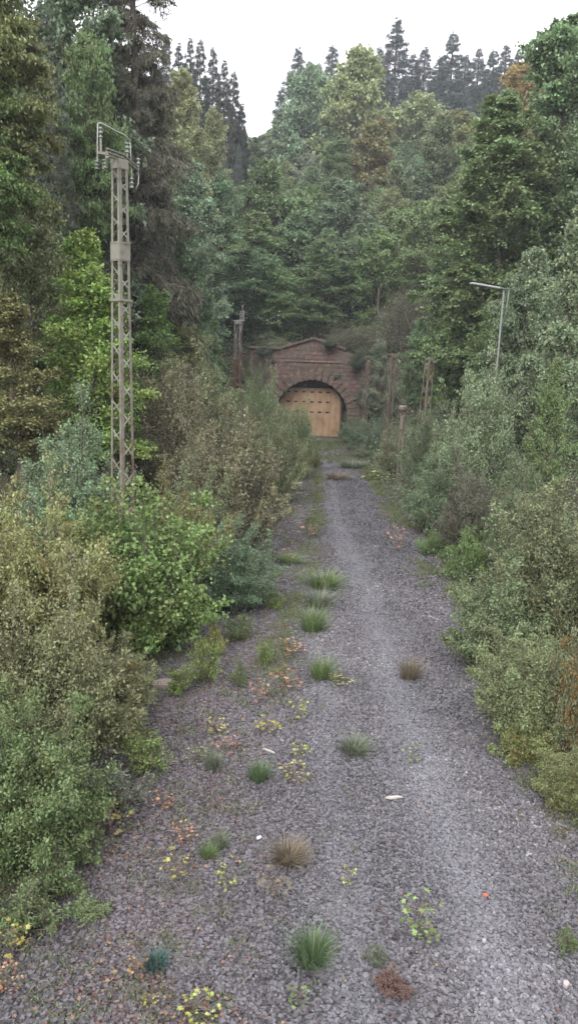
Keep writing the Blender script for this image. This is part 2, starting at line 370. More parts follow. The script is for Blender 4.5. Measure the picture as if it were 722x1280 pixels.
# ---- left side, near to far
L = [
 (25, 842, 260, 11.3, 'fine', (.125, .160, .062), .08, 'deep green bush filling the lower left corner of the view', GL, 'shrub', 'shrub'),
 (45, 700, 250, 14.0, 'fine', (.185, .205, .088), .05, 'grey-green fine leaved bush above the dark corner bush', GL, 'shrub', 'shrub'),
 (42, 585, 230, 18.0, 'fine', 'yellow', .12, 'yellowish bush left of the bright hazel, lit at its top', GL, 'shrub', 'shrub'),
 (140, 782, 130, 16.5, 'fine', 'sage', .32, 'low olive and rust coloured bush in front of the hazel', GL, 'shrub', 'shrub'),
 (172, 592, 205, 20.6, 'round', 'fresh', .10, 'bright green round hazel bush at the foot of the tall lattice mast', GL, 'hazel_bush', 'shrub'),
 (95, 520, 190, 24.0, 'willow', 'silver', .02, 'blue-green willow scrub with upright tips left of the tall mast foot', GL, 'willow_shrub', 'shrub'),
 (300, 640, 125, 24.5, 'fine', 'blue', .04, 'dark bluish bush leaning over the gravel right of the hazel', GL, 'shrub', 'shrub'),
 (232, 590, 120, 25.0, 'fine', 'olive', .30, 'small yellowing bush between the hazel and the bluish bush', GL, 'shrub', 'shrub'),
 (285, 505, 180, 31.0, 'willow', 'brown', .12, 'large brownish olive willow scrub halfway along the left edge', GL, 'willow_shrub', 'shrub'),
 (205, 440, 150, 36.0, 'willow', 'brown', .15, 'tall grey-brown scrub just right of the tall lattice mast', GL, 'willow_shrub', 'shrub'),
 (265, 455, 130, 40.0, 'willow', 'sage', .10, 'pale olive scrub in front of the small mast', GL, 'willow_shrub', 'shrub'),
 (348, 515, 90, 43.0, 'willow', 'sage', .08, 'pale scrub leaning towards the gravel before the tunnel', GL, 'willow_shrub', 'shrub'),
 (318, 470, 90, 50.0, 'willow', 'grey', .06, 'grey-green scrub right of the small mast', GL, 'willow_shrub', 'shrub'),
 (372, 540, 46, 53.0, 'fine', 'olive', .15, 'last low bush on the left edge before the tunnel mouth', GL, 'shrub', 'shrub'),
 (335, 485, 60, 66.0, 'willow', 'grey', .05, 'scrub covering the left foot of the tunnel arch', GL, 'willow_shrub', 'shrub'),
 (318, 455, 50, 74.0, 'willow', 'sage', .05, 'thin scrub in front of the left portal wall', GL, 'willow_shrub', 'shrub'),
 (368, 502, 76, 57.0, 'willow', 'sage', .08, 'pale bush hiding the lower left corner of the gate', GL, 'willow_shrub', 'shrub'),
 (345, 498, 60, 72.0, 'willow', 'grey', .05, 'grey-green bush against the left jamb of the portal', GL, 'willow_shrub', 'shrub'),
 (388, 556, 34, 60.0, 'fine', 'olive', .2, 'small dry bush at the left of the path near the gate', GL, 'shrub', 'shrub'),
 (446, 515, 48, 78.0, 'fine', 'blue', .02, 'bluish bush against the right jamb of the portal', GR, 'shrub', 'shrub'),
 (452, 552, 34, 64.0, 'fine', 'grey', .06, 'low grey bush on the right edge shortly before the portal', GR, 'shrub', 'shrub'),
 (250, 560, 110, 28.0, 'fine', 'sage', .12, 'olive bush between the mast foot and the brownish scrub', GL, 'shrub', 'shrub'),
 (150, 880, 90, 15.2, 'low', 'olive', .2, 'low straggling bush filling the gravel edge below the rust coloured one', GL, 'shrub', 'shrub'),
 (20, 372, 170, 28.0, 'airy', 'olive', .12, 'olive bushy tree at the left frame edge below the yellow-green one', TL, 'broadleaf_tree', 'tree'),
 (118, 292, 190, 31.0, 'airy', 'lime', .05, 'bright yellow-green maple just behind the tall lattice mast', TL, 'maple_tree', 'tree'),
 (45, 262, 150, 34.0, 'broad', 'pale', .06, 'light olive rounded crown under the drooping spruces at far left', TL, 'broadleaf_tree', 'tree'),
 (110, 400, 160, 33.0, 'broad', 'fresh', .02, 'mid green layered tree under the yellow-green maple', TL, 'broadleaf_tree', 'tree'),
 (190, 360, 120, 42.0, 'airy', 'fresh', .03, 'fresh green young tree right of the tall lattice mast', TL, 'broadleaf_tree', 'tree'),
 (232, 385, 110, 52.0, 'airy', 'olive', .05, 'olive young tree left of the small mast head', TL, 'broadleaf_tree', 'tree'),
 (262, 395, 70, 64.0, 'airy', 'mid', .03, 'green young tree just behind the small mast', TL, 'broadleaf_tree', 'tree'),
 (225, 300, 110, 58.0, 'broad', 'teal', .02, 'bluish green tree right of the tall mast at mid height', TL, 'broadleaf_tree', 'tree'),
 (-42, -90, 185, 29.0, 'high', 'olive', .12, 'yellow-green tree with drooping boughs at the upper left frame edge', TL, 'beech_tree', 'tree'),
 (-25, 60, 150, 28.0, 'high', 'fresh', .04, 'lower bright green boughed tree at the left edge under the beech', TL, 'beech_tree', 'tree'),
 (75, -170, 200, 44.0, 'oak', 'blue', .01, 'dark blue-green tall broadleaf behind the drooping spruces', TL, 'broadleaf_tree', 'tree'),
 (110, 60, 84, 39.5, 'high', 'mid', .04, 'light green small crown among the dark spruces left of the mast head', TL, 'beech_tree', 'tree'),
 (62, 40, 120, 36.5, 'spruce', 'spruce', 0, 'grey-green drooping spruce at the left, behind the light crowns', TL, 'spruce_tree', 'tree'),
 (165, -250, 200, 46.0, 'spruce', (.082, .086, .054), 0, 'tallest brownish spruce rising behind the tall lattice mast', TL, 'spruce_tree', 'tree'),
 (118, 175, 110, 40.0, 'spruce', 'spruce', 0, 'shorter drooping spruce left of the mast head', TL, 'spruce_tree', 'tree'),
 (148, -140, 150, 52.0, 'spruce', 'spruce', 0, 'dark spruce close behind the tallest brownish one', TL, 'spruce_tree', 'tree'),
 (195, 130, 90, 56.0, 'spruce', (.07, .085, .052), 0, 'narrow spruce at the right foot of the tallest one', TL, 'spruce_tree', 'tree'),
 (228, 95, 95, 92.0, 'airy', 'pale', .04, 'pale yellow-green birch standing before the dark conifer group', TL, 'birch_tree', 'tree'),
 (262, 145, 60, 100.0, 'airy', 'pale', .02, 'smaller pale birch on the right shoulder of the big one', TL, 'birch_tree', 'tree'),
 (240, 215, 100, 78.0, 'broad', 'silver', .02, 'silvery green crown below the pale birch', TL, 'broadleaf_tree', 'tree'),
 (280, 178, 26, 118.0, 'fir', 'fir', 0, 'left one of two small blue spruces in the notch', 'small blue spruces in the notch', 'spruce_tree', 'tree'),
 (298, 178, 26, 119.0, 'fir', 'fir', 0, 'right one of two small blue spruces in the notch', 'small blue spruces in the notch', 'spruce_tree', 'tree'),
 (330, 222, 110, 104.0, 'farbroad', 'mid', .02, 'lighter green round crown in the middle of the notch', TB, 'broadleaf_tree', 'tree'),
 (275, 235, 90, 98.0, 'farbroad', 'teal', .02, 'green crown just under the two small blue spruces', TB, 'broadleaf_tree', 'tree'),
 (318, 275, 120, 97.0, 'broad', 'mid', .02, 'bushy crown left of centre between notch and portal', TB, 'broadleaf_tree', 'tree'),
 (300, 318, 150, 91.0, 'broad', 'dark', .02, 'dark layered tree directly above the left portal wall', TB, 'broadleaf_tree', 'tree'),
 (350, 345, 90, 90.0, 'broad', 'mid', .02, 'spreading low tree just above the left portal cornice', TB, 'broadleaf_tree', 'tree'),
 (375, 275, 100, 101.0, 'farbroad', 'blue', .01, 'blue-green crown above the portal gable, left', TB, 'broadleaf_tree', 'tree'),
 (430, 238, 100, 104.0, 'farbroad', 'blue', .01, 'blue-green crown above the portal gable, under the russet one', TB, 'broadleaf_tree', 'tree'),
 (410, 312, 110, 93.0, 'broad', 'dark', .01, 'dark crown close above the gable', TB, 'broadleaf_tree', 'tree'),
 (420, 175, 60, 122.0, 'farbroad', 'dark', .01, 'small dark crown under the pale grey-green ones', TB, 'broadleaf_tree', 'tree'),
 (385, 100, 100, 158.0, 'farbroad', 'silver', .02, 'pale grey-green tall crown right of the notch', TB, 'broadleaf_tree', 'tree'),
 (445, 82, 115, 152.0, 'farbroad', 'pale', .02, 'pale green broad crown below the ridge conifers', TB, 'broadleaf_tree', 'tree'),
 (322, 178, 60, 170.0, 'farbroad', 'dark', .01, 'dark crown low in the notch against the sky', TB, 'broadleaf_tree', 'tree'),
 (340, 172, 56, 176.0, 'farbroad', 'mid', .01, 'crown closing the right foot of the notch', TB, 'broadleaf_tree', 'tree'),
 (303, 190, 60, 165.0, 'farbroad', 'dark', .01, 'dark crown closing the left foot of the notch', TB, 'broadleaf_tree', 'tree'),
 (355, 150, 60, 165.0, 'farbroad', 'silver', .02, 'small pale crown on the right side of the notch', TB, 'broadleaf_tree', 'tree'),
 (468, 165, 85, 126.0, 'farbroad', 'olive', .34, 'russet tinged crown in the centre of the hillside', TB, 'broadleaf_tree', 'tree'),
 (520, 128, 110, 155.0, 'farbroad', 'pale', .08, 'pale yellowish crown right of the broad pale one', TB, 'broadleaf_tree', 'tree'),
 (570, 150, 90, 140.0, 'farbroad', 'olive', .12, 'olive crown left of the orange tinged tree', TB, 'broadleaf_tree', 'tree'),
 (505, 205, 80, 112.0, 'airy', 'grey', .04, 'slim greyish tree with a bare thin trunk above the gable', TB, 'birch_tree', 'tree'),
 (550, 165, 80, 120.0, 'farbroad', 'dark', .01, 'dark crown left of the big oak', TB, 'broadleaf_tree', 'tree'),
 (465, 290, 110, 97.0, 'broad', 'blue', .02, 'bluish crown above the right portal wall', TB, 'broadleaf_tree', 'tree'),
 (540, 262, 110, 92.0, 'broad', 'mid', .03, 'green crown behind the brown bare thicket', TB, 'broadleaf_tree', 'tree'),
 (508, 338, 90, 88.0, 'bare', 'grey', .12, 'brown tangled bare thicket above the right portal wall', TB, 'bare_thicket', 'shrub'),
 (440, 395, 90, 87.5, 'bare', 'grey', .1, 'grey twiggy shrub on the slope over the gable', TB, 'bare_thicket', 'shrub'),
 (340, 412, 60, 87.4, 'low', 'grey', .05, 'low scrub along the top of the left portal wall', TB, 'shrub', 'shrub'),
 (655, 78, 90, 112.0, 'farbroad', 'orange', .30, 'orange tinged crown beside the top of the big oak', TR, 'broadleaf_tree', 'tree'),
 (628, 120, 90, 100.0, 'farbroad', 'mid', .12, 'green crown under the orange tinged one', TR, 'broadleaf_tree', 'tree'),
 (718, 28, 170, 62.0, 'oak', 'teal', .02, 'tallest oak in the upper right corner', TR, 'oak_tree', 'tree'),
 (648, 140, 190, 60.0, 'oak', 'mid', .03, 'broad green oak left of the tallest oak', TR, 'oak_tree', 'tree'),
 (590, 215, 120, 70.0, 'oak', 'mid', .05, 'oak with a yellow-green tinge above the lamp head', TR, 'oak_tree', 'tree'),
 (715, 262, 150, 37.0, 'airy', 'silver', .02, 'silvery green tree at the right frame edge beside the lamp', TR, 'broadleaf_tree', 'tree'),
 (665, 330, 120, 44.0, 'broad', 'teal', .03, 'blue-green tree just right of the lamp post', TR, 'broadleaf_tree', 'tree'),
 (572, 392, 70, 66.0, 'airy', 'lime', .06, 'bright yellow-green young tree left of the lamp', TR, 'broadleaf_tree', 'tree'),
 (608, 375, 70, 55.0, 'airy', 'mid', .03, 'green young tree directly behind the lamp post', TR, 'broadleaf_tree', 'tree'),
 (528, 398, 80, 76.0, 'airy', 'teal', .02, 'bluish green young tree behind the rusty masts', TR, 'broadleaf_tree', 'tree'),
 (480, 425, 60, 80.0, 'airy', 'silver', .02, 'bluish scrub beside the right portal wall', GR, 'willow_shrub', 'shrub'),
 (465, 515, 62, 70.0, 'fine', 'blue', .02, 'bluish bush at the right foot of the portal', GR, 'shrub', 'shrub'),
 (498, 525, 60, 55.0, 'fine', 'grey', .10, 'grey bush below the left rusty mast', GR, 'shrub', 'shrub'),
 (542, 506, 90, 46.0, 'willow', 'blue', .05, 'bluish scrub below the right rusty mast', GR, 'willow_shrub', 'shrub'),
 (606, 448, 128, 37.0, 'willow', 'silver', .04, 'large pale grey-green willow scrub with upright tips left of the lamp post', GR, 'willow_shrub', 'shrub'),
 (555, 560, 110, 37.0, 'fine', 'blue', .03, 'dark grey-green bush at the gravel edge below the pale willow', GR, 'shrub', 'shrub'),
 (592, 560, 90, 31.0, 'fine', (.13, .125, .085), .12, 'slightly brownish twiggy bush under the large pale willow', GR, 'shrub', 'shrub'),
 (690, 452, 75, 30.0, 'airy', 'mid', .05, 'dark green upright young tree right of the willow', GR, 'hornbeam_tree', 'tree'),
 (650, 560, 90, 27.0, 'fine', 'dark', .03, 'very dark bush between the willow and the near pale bush', GR, 'shrub', 'shrub'),
 (600, 655, 90, 28.0, 'low', 'fresh', .04, 'low fresh green bramble at the foot of the brownish twiggy bush', GR, 'bramble', 'shrub'),
 (548, 662, 60, 32.5, 'low', 'mid', .08, 'low green bramble further along the gravel edge', GR, 'bramble', 'shrub'),
 (715, 590, 210, 20.5, 'willow', 'sage', .07, 'large pale olive bush at the right frame edge, tallest of the near ones', GR, 'willow_shrub', 'shrub'),
 (640, 672, 170, 20.0, 'fine', 'grey', .06, 'grey-green bush overhanging the gravel right of the worn strip', GR, 'shrub', 'shrub'),
 (672, 770, 170, 16.0, 'fine', 'sage', .05, 'olive bush low in front of the large pale one', GR, 'shrub', 'shrub'),
 (745, 735, 90, 15.0, 'round', 'brown', .42, 'brown stemmed bush with yellow leaves at the right frame edge', GR, 'hazel_bush', 'shrub'),
 (655, 898, 110, 14.8, 'low', 'olive', .25, 'low maple bush with yellowing leaves on the right gravel edge', GR, 'shrub', 'shrub'),
 (722, 915, 120, 13.2, 'fine', 'olive', .12, 'green bush at the lower right frame edge', GR, 'shrub', 'shrub'),
]
for a in L: at_px(*a)

# ---- ridge conifers on the skyline (photo column, top row, width, distance)
ridge = [(352, 108, 34, 190), (373, 58, 44, 205), (398, 78, 40, 200), (415, 56, 46, 210), (436, 72, 40, 208), (458, 70, 36, 215), (474, 58, 40, 212),
         (496, 22, 54, 205), (516, 66, 38, 214), (532, 58, 40, 220), (549, 70, 34, 215), (565, 40, 44, 208), (583, 68, 38, 218), (599, 60, 36, 222),
         (616, 62, 38, 216), (632, 55, 36, 220), (648, 64, 38, 214), (664, 58, 36, 220), (682, 62, 40, 214), (700, 70, 44, 210)]
ords = ['first', 'second', 'third', 'fourth', 'fifth', 'sixth', 'seventh', 'eighth', 'ninth', 'tenth', 'eleventh', 'twelfth', 'thirteenth', 'fourteenth',
        'fifteenth', 'sixteenth', 'seventeenth', 'eighteenth', 'nineteenth', 'twentieth']
for i, (px, top, w, Y) in enumerate(ridge):
    lb = f'dark bluish conifer on the right-hand ridge skyline, {ords[i]} from the notch'
    if i == 7: lb = 'tallest pointed spruce on the right-hand ridge skyline'
    if i == 11: lb = 'second tallest spruce on the ridge skyline, right of the tallest one'
    at_px(px, top, w * 1.45, Y, 'fir', 'fir', 0, lb, 'conifers on the ridge skyline', 'conifer_tree', 'tree')
lg = [(207, 42, 30, 128), (224, 52, 28, 136), (238, 46, 32, 130), (252, 48, 34, 126), (266, 58, 34, 132), (281, 74, 34, 124), (293, 88, 34, 130), (303, 128, 26, 134)]
for i, (px, top, w, Y) in enumerate(lg):
    at_px(px, top, w * 1.5, Y, 'fir', (.038, .05, .038), 0, f'dark conifer in the group left of the notch, {ords[i]} from the left', 'conifers left of the notch', 'conifer_tree', 'tree')

# ---- fillers: the woods between the trees placed above
SKY = np.array([(-2000, -400), (190, -60), (205, 70), (250, 70), (290, 105), (308, 165), (330, 195), (345, 160), (352, 130), (375, 85), (440, 92), (600, 90), (680, 80), (700, 40), (722, -10), (3000, -400)], float)
def filler(n, xr, yr, keys, hts, cols, label, group, name, cat, spacing, pxr=None, sd=1, dmin=6, key_w=1.0):
    g = random.Random(sd); made = 0; tries = 0
    while made < n and tries < n * 60:
        tries += 1
        y = g.uniform(*yr); x = g.uniform(*xr) * y if pxr else g.uniform(*xr)
        d = max(bed_left(y) - x, x - bed_right(y))
        if y < 84 and d < dmin: continue
        if 80 < y < 92: continue
        if any((x - q[0]) ** 2 + (y - q[1]) ** 2 < (spacing) ** 2 for q in placed): continue
        z = H1(x, y); h = g.uniform(*hts)
        px, py = proj(x, y, z + h)
        lim = np.interp(px, SKY[:, 0], SKY[:, 1])
        if py < lim + 6:
            h2 = h * .62; px, py = proj(x, y, z + h2)
            if py < lim + 6: continue
            h = h2
        k = g.choice(keys)
        col, aut = g.choice(cols)
        grow(k, x, y, z + h, h * g.uniform(.55, .8) * key_w, col, aut, label, group, name, cat)
        made += 1
    return made
filler(16, (.44, .95), (9, 40), ['fine', 'willow'], (2.2, 4.2), [('sage', .06), ('grey', .05), ('mid', .05)], 'olive bush on the right bank at the edge of the view', 'bushes at the right edge of the view', 'shrub', 'shrub', 1.9, pxr=1, sd=21, dmin=.9, key_w=1.5)
filler(14, (-.95, -.46), (8, 40), ['fine', 'willow'], (2.2, 4.2), [('sage', .06), ('grey', .05), ('mid', .05)], 'olive bush on the left bank at the edge of the view', 'bushes at the left edge of the view', 'shrub', 'shrub', 1.9, pxr=1, sd=22, dmin=.9, key_w=1.5)
filler(14, (.42, .9), (34, 60), ['broad', 'airy'], (8, 12), [('mid', .04), ('teal', .02), ('sage', .05)], 'leafy tree on the right bank at the edge of the view', 'trees at the right edge of the view', 'broadleaf_tree', 'tree', 3.5, pxr=1, sd=23, dmin=6)
filler(10, (-.9, -.46), (30, 60), ['broad', 'airy'], (8, 12), [('mid', .04), ('teal', .02), ('sage', .05)], 'leafy tree on the left bank at the edge of the view', 'trees at the left edge of the view', 'broadleaf_tree', 'tree', 3.5, pxr=1, sd=24, dmin=6)
# deep woods, left and right, behind the front row
filler(26, (-.62, -.27), (46, 100), ['broad', 'farbroad', 'spruce'], (14, 24), [('spruce', 0), ('mid', .02), ('teal', 0)], 'shaded tree deep in the wood on the left slope', 'trees deep in the left wood', 'forest_tree', 'tree', 4.2, pxr=1, sd=3, dmin=12, key_w=.8)
filler(24, (.27, .62), (48, 110), ['broad', 'farbroad'], (11, 17), [('mid', .04), ('dark', .02), ('teal', .02), ('olive', .1)], 'shaded broadleaf deep in the wood on the right slope', 'trees deep in the right wood', 'forest_tree', 'tree', 4.8, pxr=1, sd=4, dmin=12)
filler(60, (-.16, .30), (92, 150), ['farbroad', 'broad'], (9, 13), [('mid', .03), ('blue', .01), ('teal', .02), ('sage', .06), ('silver', .02)], 'shaded broadleaf in the closed wood over the tunnel', 'trees in the closed wood over the tunnel', 'forest_tree', 'tree', 4.6, pxr=1, sd=5)
filler(60, (-.22, .42), (150, 225), ['farbroad'], (8, 12), [('mid', .03), ('silver', .02), ('sage', .05), ('pale', .05)], 'tree in the upper wood below the ridge', 'trees in the upper wood', 'forest_tree', 'tree', 6, pxr=1, sd=6)
filler(34, (.0, .45), (200, 236), ['fir'], (14, 20), [('fir', 0)], 'dark conifer in the ranks behind the ridge skyline', 'conifer ranks behind the ridge skyline', 'conifer_tree', 'tree', 4.5, pxr=1, sd=8, key_w=.75)
filler(16, (-.30, -.10), (112, 150), ['fir', 'farbroad'], (14, 22), [('fir', 0)], 'dark conifer in the wood left of the notch', 'trees in the wood left of the notch', 'conifer_tree', 'tree', 4.5, pxr=1, sd=9, key_w=.6)

# ---------------------------------------------------------------- ground
def grid_mesh(name, xs, ys, mats):
    X, Y = np.meshgrid(xs, ys); Z = height(X, Y)
    V = np.stack([X.ravel(), Y.ravel(), Z.ravel()], 1)
    nx, ny = len(xs), len(ys)
    i = (np.arange(ny - 1)[:, None] * nx + np.arange(nx - 1)[None, :]).ravel()
    Fq = np.stack([i, i + 1, i + nx + 1, i + nx], 1)
    l, p, m = zones(V[:, 0], V[:, 1])
    d = np.maximum(bed_left(V[:, 1]) - V[:, 0], V[:, 0] - bed_right(V[:, 1])) + .35 * noise2(V[:, 0] * 2.3, V[:, 1] * 2)
    soil = np.clip(np.where(V[:, 1] > 84.5, 1, sstep(-.2, .9, d)), 0, 1)
    return mesh_np(name, V, Fq, {'litter': ('POINT', l), 'pale': ('POINT', p), 'moss': ('POINT', m), 'soil': ('POINT', soil)}, mats, smooth=True)
xs = np.unique(np.concatenate([np.linspace(-260, -30, 24), np.linspace(-30, -8, 23), np.arange(-8, 14, .22), np.linspace(14, 40, 27), np.linspace(40, 300, 27)]))
ys = np.unique(np.concatenate([np.linspace(-40, 4, 12), np.arange(4, 40, .25), np.arange(40, 84, .5), [84.5, 85.2, 85.5, 86.0, 86.55, 86.65, 86.95], np.linspace(87, 110, 24), np.linspace(112, 270, 60), [330, 420, 600]]))

def stone_col(nt, cellfac, litter, pale, moss):
    r = ramp(nt, [(0, (.018, .0175, .019)), (.25, (.042, .041, .045)), (.5, (.067, .065, .072)), (.75, (.097, .094, .103)), (.9, (.080, .071, .072)), (1, (.17, .166, .172))])
    nt.links.new(cellfac, r.inputs[0])
    c = mix(nt, math_(nt, 'MULTIPLY', pale, .36), r.outputs[0], (.145, .147, .162))
    c = mix(nt, math_(nt, 'MULTIPLY', litter, .14), c, (.11, .066, .06))
    return mix(nt, math_(nt, 'MULTIPLY', moss, .55), c, (.07, .08, .035))

def ground_material():
    m, nt, b = new_mat('ballast_ground', .92, .2)
    tc = N(nt, 'ShaderNodeTexCoord')
    vo = N(nt, 'ShaderNodeTexVoronoi', Scale=17.0); nt.links.new(tc.outputs['Object'], vo.inputs['Vector'])
    sep = N(nt, 'ShaderNodeSeparateColor'); nt.links.new(vo.outputs['Color'], sep.inputs[0])
    col = stone_col(nt, sep.outputs[0], attr(nt, 'litter'), attr(nt, 'pale'), attr(nt, 'moss'))
    dist = vo.outputs['Distance']
    no = N(nt, 'ShaderNodeTexNoise', Scale=1.1, Detail=5.0); nt.links.new(tc.outputs['Object'], no.inputs['Vector'])
    col = mix(nt, .5, col, ramp_out(nt, no.outputs[0], [(.3, (.75, .72, .75)), (.7, (1.15, 1.12, 1.12))]), 'MULTIPLY')
    n3 = N(nt, 'ShaderNodeTexNoise', Scale=3.5, Detail=8.0, Roughness=.7); nt.links.new(tc.outputs['Object'], n3.inputs['Vector'])
    soil = ramp_out(nt, n3.outputs[0], [(.3, (.030, .022, .016)), (.5, (.055, .042, .028)), (.62, (.05, .055, .025)), (.75, (.10, .065, .04))])
    fin = mix(nt, attr(nt, 'soil'), col, soil)
    nt.links.new(fin, b.inputs['Base Color'])
    bu = N(nt, 'ShaderNodeBump', Strength=.9, Distance=.03)
    h = math_(nt, 'SUBTRACT', 1.0, dist)
    nt.links.new(h, bu.inputs['Height']); nt.links.new(bu.outputs[0], b.inputs['Normal'])
    return m
def ramp_out(nt, src, stops):
    r = ramp(nt, stops); nt.links.new(src, r.inputs[0]); return r.outputs[0]
ground = bpy.data.objects.new('ground', grid_mesh('ground', xs, ys, [ground_material()])); C.objects.link(ground); ground['kind'] = 'structure'

# ---- ballast stones
def random_rot(n, g):
    q = g.normal(0, 1, (n, 4)); q /= np.linalg.norm(q, axis=1, keepdims=True)
    w, x, y, z = q.T
    return np.stack([np.stack([1 - 2 * (y * y + z * z), 2 * (x * y - z * w), 2 * (x * z + y * w)], 1),
                     np.stack([2 * (x * y + z * w), 1 - 2 * (x * x + z * z), 2 * (y * z - x * w)], 1),
                     np.stack([2 * (x * z - y * w), 2 * (y * z + x * w), 1 - 2 * (x * x + y * y)], 1)], 1)
def ballast():
    g = np.random.default_rng(5); xs_, ys_, ss = [], [], []
    for (y0, y1, dens, s0, s1) in ((7.0, 15, 980, .032, .062), (15, 24, 620, .038, .07), (24, 38, 260, .055, .09), (38, 60, 90, .07, .11)):
        A = (y1 - y0) * 12.5; n = int(A * dens)
        y = g.uniform(y0, y1, n); x = g.uniform(-5.6, 6.9, n)
        k = (x > np.maximum(bed_left(y) - .5, -.42 * y - .3)) & (x < np.minimum(bed_right(y) + .5, .42 * y + .3))
        xs_.append(x[k]); ys_.append(y[k]); ss.append(g.uniform(s0, s1, k.sum()))
    x = np.concatenate(xs_); y = np.concatenate(ys_); s = np.concatenate(ss); n = len(x)
    base = np.array([[-1, -1, -1], [1, -1, -1], [1, 1, -1], [-1, 1, -1], [-1, -1, 1], [1, -1, 1], [1, 1, 1], [-1, 1, 1]], float) * .5
    V = base[None] * (1 + g.uniform(-.42, .25, (n, 8, 3)))
    V = V * np.stack([g.uniform(.8, 1.35, n), g.uniform(.6, 1.0, n), g.uniform(.4, .8, n)], 1)[:, None, :] * s[:, None, None]
    Rm = random_rot(n, g)
    # mostly lying on their flat side
    tilt = g.uniform(0, 1, n) < .55
    a = g.uniform(0, 6.28, n); Rz = np.zeros((n, 3, 3)); Rz[:, 0, 0] = np.cos(a); Rz[:, 0, 1] = -np.sin(a); Rz[:, 1, 0] = np.sin(a); Rz[:, 1, 1] = np.cos(a); Rz[:, 2, 2] = 1
    Rm[tilt] = Rz[tilt]
    V = np.einsum('nij,nkj->nki', Rm, V)
    z = height(x, y) + s * g.uniform(.0, .38, n)
    V += np.stack([x, y, z], 1)[:, None, :]
    q = np.array([[0, 3, 2, 1], [4, 5, 6, 7], [0, 1, 5, 4], [1, 2, 6, 5], [2, 3, 7, 6], [3, 0, 4, 7]])
    Fq = (np.arange(n) * 8)[:, None, None] + q[None]
    l, p, m_ = zones(x, y); t = np.clip(g.uniform(0, 1, n) * .85 + .12 * noise2(x * 1.3 + 4, y * .9) + .08 * noise2(x * 5, y * 4) + .05, 0, 1)
    rep = lambda v: np.repeat(v, 6)
    m, nt, b = new_mat('ballast_stone', .75, .35)
    c = stone_col(nt, attr(nt, 'tint'), attr(nt, 'litter'), attr(nt, 'pale'), attr(nt, 'moss')); nt.links.new(c, b.inputs['Base Color'])
    me = mesh_np('ballast', V.reshape(-1, 3), Fq.reshape(-1, 4), {'tint': ('FACE', rep(t)), 'litter': ('FACE', rep(l)), 'pale': ('FACE', rep(p)), 'moss': ('FACE', rep(m_))}, [m])
    o = bpy.data.objects.new('ballast', me); C.objects.link(o); o['kind'] = 'stuff'; o['label'] = 'grey-purple crushed stone ballast covering the track bed'
ballast()

def stuff(name, me, label, color=None):
    o = bpy.data.objects.new(name, me); C.objects.link(o); o['kind'] = 'stuff'; o['label'] = label
    if color: o.color = color
    return o
# ---- fallen leaves
def litter():
    g = np.random.default_rng(8); n = 60000
    y = 7 + 60 * g.uniform(0, 1, n) ** 1.7; x = g.uniform(-6.5, 7.5, n)
    l, p, m_ = zones(x, y)
    d = np.maximum(bed_left(y) - x, x - bed_right(y))
    pr = np.where(d < 0, l * .9 * (.2 + .75 * (noise2(x * 3, y * 2.2) > .1)) + .012, .8 * np.exp(-np.maximum(d - .5, 0)))
    k = g.uniform(0, 1, n) < pr
    x, y = x[k], y[k]; n = len(x)
    pos = np.stack([x, y, height(x, y) + g.uniform(.02, .05, n)], 1)
    a = g.uniform(0, 6.28, n); fw = norm(np.stack([np.cos(a), np.sin(a), g.normal(0, .25, n)], 1)); nr = norm(np.stack([g.normal(0, .3, n), g.normal(0, .3, n), np.ones(n)], 1))
    L_ = g.uniform(.04, .085, n)
    V, Fq = leaf_quads(pos, fw, nr, L_, L_ * .75)
    m, nt, b = new_mat('dead_leaf', .8, .2)
    c = ramp_out(nt, attr(nt, 'tint'), [(0, (.05, .034, .03)), (.35, (.085, .05, .043)), (.6, (.12, .072, .06)), (.85, (.15, .10, .075)), (1, (.19, .125, .06))]); nt.links.new(c, b.inputs['Base Color'])
    stuff('fallen_leaves', mesh_np('fallen_leaves', V, Fq, {'tint': ('FACE', g.uniform(0, 1, n))}, [m]), 'brown and pinkish fallen leaves strewn over the left of the gravel')
litter()

